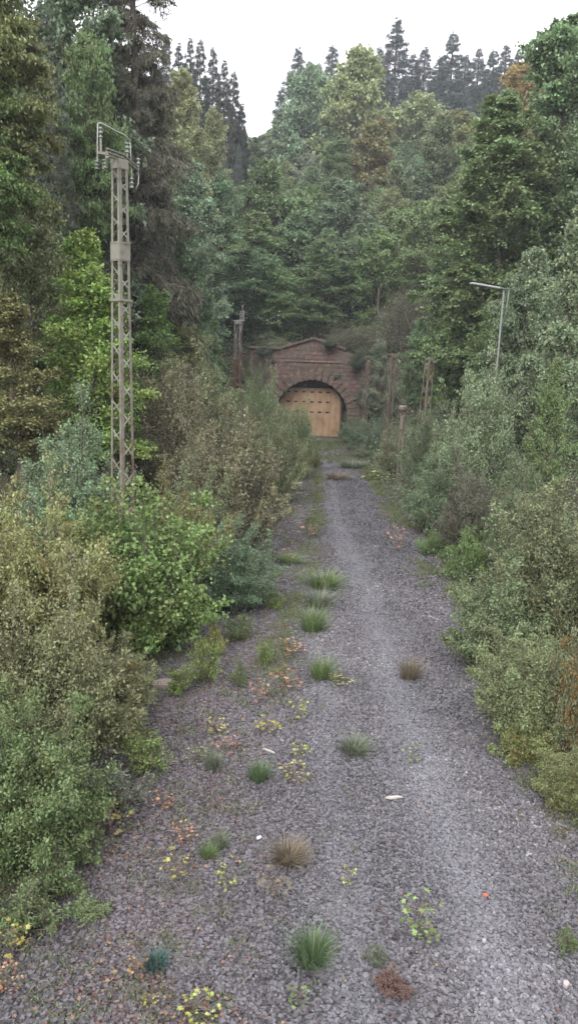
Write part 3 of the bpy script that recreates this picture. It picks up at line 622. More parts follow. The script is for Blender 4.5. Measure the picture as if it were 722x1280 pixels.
# ---- undergrowth: leafy cover over the banks and slopes
def undergrowth():
    g = np.random.default_rng(12)
    xs_, ys_, hs = [], [], []
    def add(n, fx, y0, y1, h0, h1, dmin):
        y = g.uniform(y0, y1, n); x = fx(y, n); d = np.maximum(bed_left(y) - x, x - bed_right(y))
        k = (d > dmin) | (y > 86.5)
        k &= ~((y > 80) & (y < 87.0) & (np.abs(x - PX) < 8))
        xs_.append(x[k]); ys_.append(y[k]); hs.append(g.uniform(h0, h1, k.sum()))
    add(2600, lambda y, n: g.uniform(-.5, .5, n) * (y + 3), 8, 40, .35, 1.0, .45)
    add(2600, lambda y, n: g.uniform(-.5, .5, n) * y, 40, 86, .6, 1.5, .6)
    add(3600, lambda y, n: g.uniform(-.35, .5, n) * y, 86.5, 150, .9, 2.2, 0)
    add(2600, lambda y, n: g.uniform(-.35, .5, n) * y, 150, 250, 1.5, 3.5, 0)
    x = np.concatenate(xs_); y = np.concatenate(ys_); h = np.concatenate(hs); n = len(x)
    m = 75; j = np.repeat(np.arange(n), m)
    r = h[j] * 1.0
    off = g.normal(0, .5, (n * m, 3)) * r[:, None]; off[:, 2] = np.abs(off[:, 2]) * 1.1
    xx = x[j] + off[:, 0]; yy = y[j] + off[:, 1]
    pos = np.stack([xx, yy, height(xx, yy) + off[:, 2]], 1)
    fw = norm(g.normal(0, 1, (n * m, 3))); nr = norm(g.normal(0, .7, (n * m, 3)) + np.array([0, 0, 1.]))
    L_ = np.interp(yy, [8, 20, 40, 90, 250], [.055, .08, .13, .26, .6]) * g.uniform(.7, 1.3, n * m)
    V, Fq = leaf_quads(pos, fw, nr, L_, L_ * .65)
    cl = g.uniform(0, 1, n)[j]
    stuff('undergrowth', mesh_np('undergrowth', V, Fq, {'tint': ('FACE', g.uniform(0, 1, n * m)), 'clump': ('FACE', cl), 'autumn': ('FACE', g.uniform(0, 1, n * m))}, [M_leaf]),
          'tangled green undergrowth covering the banks and the slopes under the trees', (.12, .165, .085, .12))
undergrowth()

def ground_cover():
    g = np.random.default_rng(31); n = 30000
    y = 8 + 72 * g.uniform(0, 1, n) ** 1.6; x = g.uniform(-6, 7, n); l, p, ms = zones(x, y)
    d = np.maximum(bed_left(y) - x, x - bed_right(y))
    pr = .13 * l + 1.3 * ms * (y > 15) + .9 * np.exp(-((d + .2) / .5) ** 2) * (noise2(x * 2, y * 1.3) > -.2)
    k = g.uniform(0, 1, n) < pr; x, y = x[k], y[k]; n = len(x); m = 26; j = np.repeat(np.arange(n), m)
    hgt = g.uniform(.03, .16, n) * np.interp(y, [8, 40], [1, 1.7]); off = g.normal(0, 1, (n * m, 3)) * np.array([.09, .09, 0]); off[:, 2] = g.uniform(0, 1, n * m) * hgt[j]
    xx = x[j] + off[:, 0]; yy = y[j] + off[:, 1]; pos = np.stack([xx, yy, height(xx, yy) + .03 + off[:, 2]], 1)
    fw = norm(g.normal(0, .6, (n * m, 3)) + np.array([0, 0, .7])); nr = norm(g.normal(0, 1, (n * m, 3)))
    L_ = np.interp(yy, [8, 80], [.05, .12]) * g.uniform(.6, 1.3, n * m); V, Fq = leaf_quads(pos, fw, nr, L_, L_ * .35)
    stuff('ground_cover', mesh_np('ground_cover', V, Fq, {'tint': ('FACE', g.uniform(0, 1, n * m)), 'clump': ('FACE', g.uniform(0, 1, n)[j]), 'autumn': ('FACE', g.uniform(0, 1, n * m))}, [M_leaf]),
          'thin grass and moss between the stones of the middle strip and edges', (.11, .14, .055, .22))
ground_cover()

# ---------------------------------------------------------------- metal work
def bar(acc, p, q, w, t=None, up=(0, 0, 1)):
    "rectangular bar from p to q"
    p = np.array(p, float); q = np.array(q, float); t = t or w
    d = norm(q - p); u = np.array(up, float)
    if abs(d @ u) > .95: u = np.array([1., 0, 0])
    s = norm(np.cross(d, u)); u = np.cross(s, d)
    b = len(acc[0]) 
    for c in (p, q):
        for a_, b_ in ((-1, -1), (1, -1), (1, 1), (-1, 1)): acc[0].append(c + s * a_ * w / 2 + u * b_ * t / 2)
    for f in ((0, 3, 2, 1), (4, 5, 6, 7), (0, 1, 5, 4), (1, 2, 6, 5), (2, 3, 7, 6), (3, 0, 4, 7)): acc[1].append([b + i for i in f])
def rod(acc, pts, r, sides=6):
    pts = [np.array(p, float) for p in pts]; n = len(pts); b = len(acc[0])
    rr = r if hasattr(r, '__len__') else [r] * n
    for i, p in enumerate(pts):
        d = norm((pts[min(i + 1, n - 1)] - pts[max(i - 1, 0)])); u = np.array([0, 0, 1.]) if abs(d[2]) < .9 else np.array([1., 0, 0])
        s = norm(np.cross(d, u)); u = np.cross(s, d)
        for k in range(sides):
            a = 2 * math.pi * k / sides; acc[0].append(p + (s * math.cos(a) + u * math.sin(a)) * rr[i])
    for i in range(n - 1):
        for k in range(sides):
            k2 = (k + 1) % sides; acc[1].append([b + i * sides + k, b + i * sides + k2, b + (i + 1) * sides + k2, b + (i + 1) * sides + k])
    acc[2].append([b + k for k in range(sides)][::-1]); acc[2].append([b + (n - 1) * sides + k for k in range(sides)])
def ACC(): return ([], [], [])
def build(name, acc, mat, parent=None, smooth=False, bevel=0):
    me = bpy.data.meshes.new(name); me.from_pydata([tuple(v) for v in acc[0]], [], [list(map(int, f)) for f in acc[1] + acc[2]])
    me.materials.append(mat); me.update()
    if smooth: me.polygons.foreach_set('use_smooth', [True] * len(me.polygons))
    o = bpy.data.objects.new(name, me); C.objects.link(o)
    if parent: o.parent = parent
    if bevel:
        md = o.modifiers.new('bevel', 'BEVEL'); md.width = bevel; md.segments = 2
    return o
def metal_mat(name, paint, rust, lo, hi, rough=.6, zfade=None):
    m, nt, b = new_mat(name, rough, .4)
    tc = N(nt, 'ShaderNodeTexCoord')
    n = N(nt, 'ShaderNodeTexNoise', Scale=2.3, Detail=8.0, Roughness=.7); nt.links.new(tc.outputs['Object'], n.inputs['Vector'])
    f = n.outputs[0]
    if zfade:   # rust reaches up from the foot
        sx = N(nt, 'ShaderNodeSeparateXYZ'); nt.links.new(tc.outputs['Object'], sx.inputs[0])
        mr = N(nt, 'ShaderNodeMapRange'); mr.inputs['From Min'].default_value = zfade[0]; mr.inputs['From Max'].default_value = zfade[1]
        mr.inputs['To Min'].default_value = zfade[2]; mr.inputs['To Max'].default_value = -.05; nt.links.new(sx.outputs[2], mr.inputs[0])
        f = math_(nt, 'ADD', f, mr.outputs[0])
    mr2 = N(nt, 'ShaderNodeMapRange'); mr2.inputs['From Min'].default_value = lo; mr2.inputs['From Max'].default_value = hi; nt.links.new(f, mr2.inputs[0])
    n2 = N(nt, 'ShaderNodeTexNoise', Scale=14.0, Detail=4.0); nt.links.new(tc.outputs['Object'], n2.inputs['Vector'])
    pc = mix(nt, n2.outputs[0], tuple(c * .8 for c in paint), tuple(c * 1.15 for c in paint))
    nt.links.new(mix(nt, mr2.outputs[0], pc, rust), b.inputs['Base Color'])
    return m
M_mast = metal_mat('mast_paint', (.145, .145, .115), (.09, .055, .038), .50, .68, zfade=(3.5, 9.0, .14))
M_mast2 = metal_mat('small_mast_paint', (.19, .19, .165), (.11, .06, .048), .5, .62, zfade=(4, 10, .3))
M_rust = metal_mat('rusty_mast', (.125, .112, .092), (.085, .050, .038), .42, .6)
M_lamp = metal_mat('lamp_metal', (.11, .12, .11), (.2, .14, .1), .68, .8, .5)
M_white, _, _b = new_mat('lamp_housing', .35, .5); _b.inputs['Base Color'].default_value = (.24, .25, .26, 1)
M_porc, _, _b = new_mat('insulator_glaze', .25, .5); _b.inputs['Base Color'].default_value = (.15, .17, .15, 1)
M_wire, _, _b = new_mat('wire', .5, .5); _b.inputs['Base Color'].default_value = (.20, .21, .19, 1)

def lattice(name, loc, rotz, Ht, wb, wt, n, mat, label, group=None, breaks=(), head=None, leg_w=.06, cat='mast', lean=(0, 0)):
    e = empty(name, loc, label, cat, group, rotz); e.rotation_euler = (R_(lean[0]), R_(lean[1]), rotz)
    W = lambda z: wb + (wt - wb) * z / Ht
    crn = lambda k, z: np.array([(-1, 1, 1, -1)[k] * W(z) / 2, (-1, -1, 1, 1)[k] * W(z) / 2, z])
    th = .008
    for k in range(4):
        a = ACC(); sx, sy = (-1, 1, 1, -1)[k], (-1, -1, 1, 1)[k]
        # angle section: two flanges
        for zz in ((0, Ht),):
            p, q = crn(k, 0), crn(k, Ht)
            o1 = np.array([-sx * leg_w / 2, 0, 0]); o2 = np.array([0, -sy * (leg_w / 2 + th), 0])
            for o_, dim in ((o1, (leg_w, th * 1.6)), (o2, (th * 1.6, leg_w))):
                b = len(a[0])
                for c in (p + o_, q + o_):
                    for i, j in ((-1, -1), (1, -1), (1, 1), (-1, 1)): a[0].append(c + np.array([i * dim[0] / 2, j * dim[1] / 2, 0]))
                for f in ((0, 3, 2, 1), (4, 5, 6, 7), (0, 1, 5, 4), (1, 2, 6, 5), (2, 3, 7, 6), (3, 0, 4, 7)): a[1].append([b + i for i in f])
        build('leg', a, mat, e)
    # zigzag lacing, one mesh per face
    zs = [0.15]; 
    while zs[-1] < Ht - .3: zs.append(zs[-1] + W(zs[-1]) * n)
    zs = [z * (Ht - .25) / zs[-1] for z in zs]
    for k in range(4):
        a = ACC(); k2 = (k + 1) % 4
        nrm_ = norm((crn(k, 0) + crn(k2, 0)) * np.array([1, 1, 0]))
        for i in range(len(zs) - 1):
            s0, s1 = (k, k2) if i % 2 == 0 else (k2, k)
            bar(a, crn(s0, zs[i]) - nrm_ * .012, crn(s1, zs[i + 1]) - nrm_ * .012, leg_w * .75, .01, up=nrm_) if False else bar(a, crn(s0, zs[i]) - nrm_ * .012, crn(s1, zs[i + 1]) - nrm_ * .012, .01, leg_w * .7, up=nrm_)
        build('lattice_bracing', a, mat, e)
    for (z0, z1, kind) in breaks:
        a = ACC()
        for k in range(4):
            k2 = (k + 1) % 4; nrm_ = norm((crn(k, 0) + crn(k2, 0)) * np.array([1, 1, 0]))
            p = (crn(k, z0) + crn(k2, z0)) / 2 + nrm_ * .012; q = (crn(k, z1) + crn(k2, z1)) / 2 + nrm_ * .012
            w_ = W(z0) + (.1 if kind == 'collar' else .03)
            bar(a, p, q, w_ if kind == 'collar' else w_, .012 if kind != 'collar' else .05, up=nrm_)
            if kind == 'splice_plate':   # rivets
                for i in range(5):
                    for j in (0, 1):
                        z = z0 + (z1 - z0) * (.08 + .84 * j); c = crn(k, z) + (crn(k2, z) - crn(k, z)) * (.1 + .2 * i) + nrm_ * .02
                        bar(a, c, c + nrm_ * .02, .022, .022)
        build(kind, a, mat, e)
    return e, W
M_conc, _nt, _b = new_mat('mast_footing', .9, .2); _b.inputs['Base Color'].default_value = (.22, .21, .19, 1)

def local(e, p):
    return np.array(Matrix.Rotation(-e.rotation_euler[2], 3, 'Z') @ (Vector(p) - e.location))
def insulator(e, top, bottom, nsk, r, name='insulator'):
    a = ACC(); top = np.array(top); bottom = np.array(bottom); pts = []; rr = []
    for i in range(nsk):
        for f, q in ((0, .35), (.25, 1), (.45, .95), (.6, .4)):
            pts.append(top + (bottom - top) * ((i + f) / nsk)); rr.append(r * q)
    rod(a, pts, rr, 10); return build(name, a, M_porc, e, smooth=False)

# tall lattice mast
mY = 22.4
top_ = P(149.5, 200, mY); base_ = P(159, 700, mY)
mx, mH = top_.x, top_.z
mz = H1(mx, mY) - .1
Hm = mH - mz
zat = lambda py: P(150, py, mY).z - mz
mast, W = lattice('lattice_mast', (mx, mY, mz), R_(-37), Hm, .56, .30, .95, M_mast, 'tall pale lattice mast with wires and insulators on its head, rising from the left bushes', None,
    [(zat(327), zat(303), 'splice_plate'), (zat(377), zat(374), 'collar'), (zat(212), zat(200), 'head_plate')], leg_w=.075)
a = ACC(); bar(a, (0, 0, -.5), (0, 0, .35), .95, .95); build('footing', a, M_conc, mast, bevel=.03)
WP = lambda px, py, Y: local(mast, P(px, py, Y))
a = ACC()
A0, A1 = WP(134, 190, 21.4), WP(172, 213, 24.3)
off = np.array([0, 0, .09])
mid = (A0 + A1) / 2 + np.array([0, 0, .1])
for o_ in (np.array([0, 0, 0]), off):
    bar(a, A0 + o_, mid + o_, .06, .035); bar(a, mid + o_, A1 + o_, .06, .035)
for f in (.1, .3, .5, .7, .9):
    c = A0 + (A1 - A0) * f + np.array([0, 0, .1 * (1 - abs(2 * f - 1))]); bar(a, c, c + off, .03, .03)
ca = build('cross_arm', a, M_mast, mast)
a = ACC(); B0 = WP(123, 191, 21.9); bar(a, B0, A0 + (A1 - A0) * .1, .07, .06); bar(a, WP(123, 191, 21.9), WP(152, 200, mY), .06, .06); build('side_arm', a, M_mast, mast)
for (px, p0, p1, Y, n, r) in ((121.5, 201, 214, 21.9, 3, .075), (131.5, 199, 213, 21.6, 3, .075), (126, 173, 157, 21.9, 3, .055), (159.5, 192, 176, 23.3, 3, .07), (173, 206, 196, 24.2, 2, .06), (165, 222, 238, 23.9, 3, .06)):
    insulator(mast, WP(px, p0, Y), WP(px, p1, Y), n, r)
a = ACC(); rod(a, [WP(126.5, 190, 21.9), WP(126, 172, 21.9)], .03); rod(a, [WP(159.5, 204, 23.3), WP(159.5, 191, 23.3)], .03)
rod(a, [WP(173, 214, 24.2), WP(173, 205, 24.2)], .025); rod(a, [WP(165, 211, 23.9), WP(165, 222, 23.9)], .02); build('insulator_pin', a, M_mast, mast)
a = ACC(); rod(a, [WP(122.5, 154, 21.9), WP(122, 180, 21.9), WP(122, 200, 21.9), WP(122, 214, 21.9)], .018)
rod(a, [WP(122.5, 154, 21.9), WP(126, 154, 21.9), WP(134, 158, 22.2), WP(146, 164.5, 22.7), WP(155, 168.5, 23), WP(161, 174, 23.3), WP(163, 180, 23.3), WP(163.5, 192, 23.3), WP(164.5, 204, 23.3)], .02)
build('jumper_wire', a, M_wire, mast, smooth=True)
a = ACC(); rod(a, [WP(172, 213, 24.3), WP(173.5, 220, 24.3), WP(173, 230, 24.2), WP(170, 236, 24.1)], .016); build('hanging_wire', a, M_wire, mast, smooth=True)
a = ACC(); rod(a, [WP(132, 192, 21.5), WP(133, 186, 21.5), WP(135, 191, 21.5)], .02); rod(a, [WP(134, 196, 21.5), WP(133, 206, 21.6), WP(130, 212, 21.6)], .05); build('arm_bracket', a, M_mast, mast)

# small mast with head
sY = 60.0
tp = P(298, 401, sY); sz = H1(tp.x, sY) - .1
m2, _ = lattice('lattice_mast', (tp.x, sY, sz), R_(-15), tp.z - sz, .56, .44, 1.5, M_mast2, 'smaller lattice mast with rusty lower half, standing left of the tunnel portal', None, [(tp.z - sz - .25, tp.z - sz - .02, 'head_plate')], leg_w=.06)
L2 = lambda px, py, Y=sY: local(m2, P(px, py, Y))
a = ACC(); bar(a, L2(291.5, 401), L2(305.5, 400.5), .16, .12); build('cross_arm', a, M_mast2, m2)
a = ACC(); bar(a, L2(300.5, 400, sY), L2(300.5, 389, sY), .08); bar(a, L2(304.5, 400, sY), L2(304.5, 389, sY), .08); bar(a, L2(299.5, 390, sY), L2(305.5, 389, sY), .08); bar(a, L2(303.5, 389), L2(302, 381), .05); bar(a, L2(303, 385), L2(305, 380), .04); build('head_frame', a, M_mast2, m2)
insulator(m2, L2(302.5, 399.5), L2(302.5, 391), 3, .12); insulator(m2, L2(293, 403), L2(293, 412), 4, .11)

# rusty masts at the right
for (px, top, Y, wb, wt, lab, cap) in ((488, 444, 66, .62, .42, 'left one of the two rusty lattice masts, with a flat cap, right of the portal', True), (532.5, 447, 55, .70, .44, 'right one of the two rusty lattice masts, thicker and paler at its head', False), (458.5, 452, 79, .5, .3, 'thin leaning rusty mast close beside the right portal wall', False)):
    t = P(px, top, Y); z = H1(t.x, Y) - .1
    e, _ = lattice('rusty_mast', (t.x, Y, z), R_(20 if cap else 32), t.z - z, wb * .95, wt * 1.0, 1.7, M_rust, lab, 'rusty masts right of the portal', [(t.z - z - .14, t.z - z - .02, 'head_plate')] if px != 458.5 else [], leg_w=.07, lean=(0, 2.5 if px > 500 else 1.2))
    if cap:
        a = ACC(); bar(a, (-.65, 0, t.z - z + .05), (.65, 0, t.z - z + .05), .3, .1); build('cap_arm', a, M_rust, e)
# old signal post in the bushes
t = P(503, 508, 50); z = H1(t.x, 50) - .1
e = empty('signal_post', (t.x, 50, z), 'dark rusty old signal post with a round brownish cap, half sunk in bushes', 'signal post')
a = ACC(); h = t.z - z
for s in (-.12, .12): bar(a, (s, 0, 0), (s, 0, h - .25), .07, .07)
for i in range(9): bar(a, (-.12, 0, .3 + i * .42), (.12, 0, .5 + i * .42), .05, .03)
build('post', a, M_rust, e)
a = ACC(); rod(a, [(0, 0, h - .3), (0, 0, h - .18), (0, 0, h), (0, 0, h + .06)], [.2, .3, .3, .12], 12); build('cap', a, M_rust, e)
a = ACC(); bar(a, (-.05, -.1, h - 1.5), (-.05, -.1, h - .6), .34, .2); build('equipment_box', a, M_rust, e, bevel=.03)

# lamp
lY = 42.0
t = P(634.5, 362, lY); lx = P(624, 430, lY).x; z = H1(lx, lY) - .1
lamp = empty('street_lamp', (lx, lY, z), 'slender platform lamp with a long white tube head above the right-hand trees', 'lamp')
LP = lambda px, py, Y=lY: np.array(P(px, py, Y) - Vector((lx, lY, z)))
T = np.array((t.x - lx, 0, t.z - z))
a = ACC(); rod(a, [(-.12, 0, 0), T + np.array([-.22, 0, -.05])], [.07, .045], 8); build('post', a, M_lamp, lamp, True)
a = ACC(); rod(a, [T + np.array([-.16, 0, -2.0]), T + np.array([.02, 0, -.9]), T + np.array([.04, 0, 0])], .028, 6); build('brace', a, M_lamp, lamp, True)
a = ACC(); rod(a, [T + np.array([.04, 0, 0]), LP(622, 359.5, lY - .3)], .035, 6); build('arm', a, M_lamp, lamp, True)
a = ACC(); bar(a, LP(623, 360, lY - .3), LP(588, 354, lY - 1.0), .24, .10); build('tube_head', a, M_white, lamp, bevel=.03)

# ---------------------------------------------------------------- tunnel portal
def stone_mat(name, dark=1.0):
    m, nt, b = new_mat(name, .9, .15)
    tc = N(nt, 'ShaderNodeTexCoord'); mp = N(nt, 'ShaderNodeMapping'); mp.inputs['Rotation'].default_value = (R_(90), 0, 0)
    nt.links.new(tc.outputs['Object'], mp.inputs[0])
    br = N(nt, 'ShaderNodeTexBrick', Scale=1.0); br.inputs['Brick Width'].default_value = .95; br.inputs['Row Height'].default_value = .42
    br.inputs['Mortar Size'].default_value = .03; br.inputs['Color1'].default_value = (.21 * dark, .115 * dark, .10 * dark, 1); br.inputs['Color2'].default_value = (.12 * dark, .075 * dark, .068 * dark, 1); br.inputs['Mortar'].default_value = (.055, .048, .042, 1)
    nt.links.new(mp.outputs[0], br.inputs['Vector'])
    n = N(nt, 'ShaderNodeTexNoise', Scale=.8, Detail=8.0, Roughness=.7); nt.links.new(tc.outputs['Object'], n.inputs['Vector'])
    n2 = N(nt, 'ShaderNodeTexNoise', Scale=2.2, Detail=9.0, Roughness=.8); nt.links.new(tc.outputs['Object'], n2.inputs['Vector'])
    n3 = N(nt, 'ShaderNodeTexNoise', Scale=1.1, Detail=6.0, Roughness=.7); nt.links.new(mp.outputs[0], n3.inputs['Vector'])
    base = mix(nt, attr(nt, 'tint'), br.outputs[0], tuple(c * dark for c in (.20, .125, .105)))
    c = mix(nt, ramp_out(nt, n.outputs[0], [(.40, (0, 0, 0)), (.60, (.9, .9, .9))]), base, (.075, .066, .052))
    c = mix(nt, ramp_out(nt, n2.outputs[0], [(.52, (0, 0, 0)), (.64, (.9, .9, .9))]), c, (.17, .135, .105))
    c = mix(nt, ramp_out(nt, n2.outputs[0], [(.34, (.9, .9, .9)), (.46, (0, 0, 0))]), c, (.022, .020, .019))
    c = mix(nt, ramp_out(nt, n3.outputs[0], [(.60, (0, 0, 0)), (.70, (.8, .8, .8))]), c, (.20, .075, .06))
    nt.links.new(c, b.inputs['Base Color'])
    bu = N(nt, 'ShaderNodeBump', Strength=.8, Distance=.08); nt.links.new(mix(nt, .5, br.outputs[1], n2.outputs[0], 'SUBTRACT'), bu.inputs['Height']); nt.links.new(bu.outputs[0], b.inputs['Normal'])
    return m
M_stone = stone_mat('sandstone', .58); M_stone_d = stone_mat('sandstone_dark', .42)
pY = 84.0
port = empty('tunnel_portal', (PX, pY, 0), 'reddish sandstone tunnel portal with a low gable and a fan of arch stones', 'tunnel portal')
RA, HC = 3.95, 2.3                                   # arch radius, height of its centre
hz = lambda py: P(390, py, pY).z
zG, zF, zC = hz(423.5), hz(436), hz(435.5)
xL, xR = P(313, 436, pY).x - PX, P(462, 440, pY).x - PX
gl, gr = P(354, 436, pY).x - PX, P(429, 440, pY).x - PX
gm = (gl + gr) / 2
def topz(x):
    if gl <= x <= gr: return zG - (zG - zF) * abs(x - gm) / (gr - gm)
    if x < gl: return zF - .15
    return zF - .2 - max(0, x - gr - .4) * .35
xsn = sorted(set([xL, gl - .001, gl, gm, gr, gr + .001, xR, -RA, RA] + [RA * math.cos(math.pi * i / 32) for i in range(33)] + list(np.linspace(xL, -RA, 6)) + list(np.linspace(RA, xR, 6))))
a = ACC(); D_ = 2.5
def botz(x, inner): return (HC + math.sqrt(max(RA * RA - x * x, 0))) if inner else -.4
for i in range(len(xsn) - 1):
    x0, x1 = xsn[i], xsn[i + 1]
    if x1 - x0 < 1e-6: continue
    inn = abs((x0 + x1) / 2) < RA
    e_ = 1e-5
    z00, z10 = botz(x0, inn), botz(x1, inn); t0_, t1_ = topz(x0 + e_ if x0 == gl else x0), topz(x1)
    b = len(a[0])
    for y in (0, D_): a[0].extend([np.array([x0, y, z00]), np.array([x1, y, z10]), np.array([x1, y, t1_]), np.array([x0, y, t0_])])
    a[1].extend([[b, b + 1, b + 2, b + 3], [b + 5, b + 4, b + 7, b + 6], [b + 3, b + 2, b + 6, b + 7], [b + 1, b, b + 4, b + 5]])
for x in (-RA, RA):
    b = len(a[0]); a[0].extend([np.array([x, 0, -.4]), np.array([x, D_, -.4]), np.array([x, D_, HC]), np.array([x, 0, HC])]); a[1].append([b, b + 1, b + 2, b + 3])
for x in (xL, xR):
    b = len(a[0]); a[0].extend([np.array([x, 0, -.4]), np.array([x, D_, -.4]), np.array([x, D_, topz(x)]), np.array([x, 0, topz(x)])]); a[1].append([b, b + 1, b + 2, b + 3])
build('wall', a, M_stone, port)
# arch stones
a = ACC(); g_ = random.Random(3); NV = 21
def wedge(a, c0, c1, r0, r1, y0, y1):
    b = len(a[0])
    for y in (y0, y1):
        for an, r in ((c0, r0), (c0, r1), (c1, r1), (c1, r0)): a[0].append(np.array([math.cos(an) * r, y, HC + math.sin(an) * r]))
    a[1].extend([[b, b + 1, b + 2, b + 3], [b + 7, b + 6, b + 5, b + 4], [b + 1, b, b + 4, b + 5], [b + 2, b + 1, b + 5, b + 6], [b + 3, b + 2, b + 6, b + 7], [b, b + 3, b + 7, b + 4]])
for i in range(NV):
    a0 = -.12 + (math.pi + .24) * i / NV + .026; a1 = -.12 + (math.pi + .24) * (i + 1) / NV - .026
    wedge(a, a0, a1, RA - .06, RA + 1.1 + (.3 if i % 2 else 0) + g_.uniform(-.05, .05) + (.15 if i == NV // 2 else 0), -.06 - g_.uniform(.0, .12), .003 + .3)
ao = build('arch_stones', a, stone_mat('arch_stone', .55), port, bevel=.03)
tv = ao.data.attributes.new('tint', 'FLOAT', 'FACE'); tv.data.foreach_set('value', np.repeat(rng.uniform(.2, 1, NV), 6).astype(np.float32))
for s in (-1, 1):   # jamb quoins
    a = ACC()
    for i in range(4):
        w_ = 1.5 if i % 2 else 1.05
        x0, x1 = (RA - .06, RA + w_) if s > 0 else (-RA - w_, -RA + .06)
        bar(a, ((x0 + x1) / 2, .1, -.3 + i * .52), ((x0 + x1) / 2, .1, -.3 + i * .52 + .49), x1 - x0, .45 + g_.uniform(-.08, .08), up=(0, 1, 0))
    build('jamb_stones', a, M_stone_d, port, bevel=.03)
# mouldings
a = ACC(); bar(a, (gl - .25, .1, zF + .05), (gm, .1, zG + .08), .75, .26, up=(0, 0, 1)); bar(a, (gm, .1, zG + .08), (gr + .25, .1, zF + .05), .75, .26); build('gable_coping', a, M_stone_d, port, bevel=.03)
a = ACC(); bar(a, (xL - .1, .1, zF - .03), (gl - .3, .1, zF - .03), .8, .26); build('cornice', a, M_stone_d, port, bevel=.03)
a = ACC(); zs_ = hz(452); bar(a, (gl + .3, 0, zs_), (gr - .3, 0, zs_), .2, .16); build('string_course', a, stone_mat('string_stone', 1.0), port, bevel=.03)
# weathered carved shapes in the gable
a = ACC()
def arc(cx, cz, r, a0, a1, w=.06):
    pts = [(cx + r * math.cos(R_(a0 + (a1 - a0) * i / 10)), -.02, cz + r * 1.15 * math.sin(R_(a0 + (a1 - a0) * i / 10))) for i in range(11)]
    rod(a, pts, w, 5)
zl = hz(446)
arc(gm - 1.45, zl + .1, .26, 180, 360); arc(gm - .55, zl + .02, .27, 0, 360); arc(gm + .1, zl - .02, .25, 60, 250); arc(gm + .75, zl, .3, -60, 180); arc(gm + 1.5, zl, .22, 90, 270)
build('carving', a, stone_mat('carved_stone', 1.1), port)
# barrel lining behind the wall
a = ACC(); NL = 28; RI = RA - .02
for y0, y1, r in ((D_, D_ + 6, RI),):
    for i in range(NL):
        t0_, t1_ = math.pi * i / NL, math.pi * (i + 1) / NL; b = len(a[0])
        for y in (y0, y1):
            for t_ in (t0_, t1_): a[0].append(np.array([math.cos(t_) * r, y, HC + math.sin(t_) * r]))
        a[1].append([b, b + 1, b + 3, b + 2])
    for s in (-1, 1):
        b = len(a[0]); a[0].extend([np.array([s * r, y0, -.3]), np.array([s * r, y1, -.3]), np.array([s * r, y1, HC]), np.array([s * r, y0, HC])]); a[1].append([b, b + 1, b + 2, b + 3])
    b = len(a[0]); a[0].extend([np.array([-r, y1, -.3]), np.array([r, y1, -.3]), np.array([r, y1, HC + r]), np.array([-r, y1, HC + r])]); a[1].append([b, b + 1, b + 2, b + 3])
build('barrel_lining', a, M_stone_d, port)

# gate : top-level thing standing in the mouth
def gate_mat():
    m, nt, b = new_mat('gate_panel', .65, .3); tc = N(nt, 'ShaderNodeTexCoord')
    mp = N(nt, 'ShaderNodeMapping'); mp.inputs['Scale'].default_value = (1.2, 1.2, .5); nt.links.new(tc.outputs['Object'], mp.inputs[0])
    n = N(nt, 'ShaderNodeTexNoise', Scale=1.6, Detail=7.0); nt.links.new(mp.outputs[0], n.inputs['Vector'])
    nt.links.new(ramp_out(nt, n.outputs[0], [(.25, (.12, .073, .042)), (.42, (.21, .136, .078)), (.6, (.255, .172, .102)), (.75, (.28, .195, .125))]), b.inputs['Base Color'])
    return m
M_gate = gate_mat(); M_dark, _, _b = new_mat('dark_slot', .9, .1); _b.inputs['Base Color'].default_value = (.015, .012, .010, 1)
M_seam, _, _b = new_mat('gate_frame', .7, .3); _b.inputs['Base Color'].default_value = (.12, .075, .045, 1)
gy = 1.45
gate = empty('tunnel_gate', (PX, pY + gy, 0), 'tan sheet metal gate with rows of dark slots closing the tunnel mouth', 'gate')
gx = lambda px: P(px, 510, pY + gy).x - PX
gz = lambda py: P(390, py, pY + gy).z
gx0, gx1 = -3.6, gx(424.5)
slots_x = [gx(p) for p in (359.5, 369.2, 379.2, 389.2, 399.3, 409)]
seams = [gx0] + [(slots_x[i] + slots_x[i + 1]) / 2 for i in range(5)] + [gx(412.5), gx(418.5), gx1]
def gtop(x): return min(HC + math.sqrt(max(.05, 3.75 ** 2 - x * x)), gz(484.5) - .05)
for i in range(len(seams) - 1):
    x0, x1 = seams[i] + .006, seams[i + 1] - .006
    a = ACC(); b = 0; nx = 6; dd = .05 if i % 2 == 0 else .058
    cols = [x0 + (x1 - x0) * k / nx for k in range(nx + 1)]
    for k in range(nx):
        b = len(a[0])
        for y in (-dd, .0):
            a[0].extend([np.array([cols[k], y, .05]), np.array([cols[k + 1], y, .05]), np.array([cols[k + 1], y, gtop(cols[k + 1])]), np.array([cols[k], y, gtop(cols[k])])])
        a[1].extend([[b, b + 1, b + 2, b + 3], [b + 7, b + 6, b + 5, b + 4], [b + 3, b + 2, b + 6, b + 7], [b + 1, b, b + 4, b + 5]])
        if k == 0: a[1].append([b, b + 3, b + 7, b + 4])
        if k == nx - 1: a[1].append([b + 1, b + 5, b + 6, b + 2])
    pn = build('panel', a, M_gate, gate)
    if i < 6:
        for py in (490, 502.3, 515):
            a = ACC(); zc = gz(py); bar(a, (slots_x[i] - .2, -dd - .01, zc), (slots_x[i] + .2, -dd - .01, zc), .03, .15); build('slot', a, M_dark, pn)
    if i in (2, 3):
        a = ACC(); c = gx(378.8 if i == 2 else 387); rod(a, [(c, -dd - .02, gz(531.5)), (c, -dd + .01, gz(531.5))], .18, 12); build('round_hole', a, M_dark, pn)
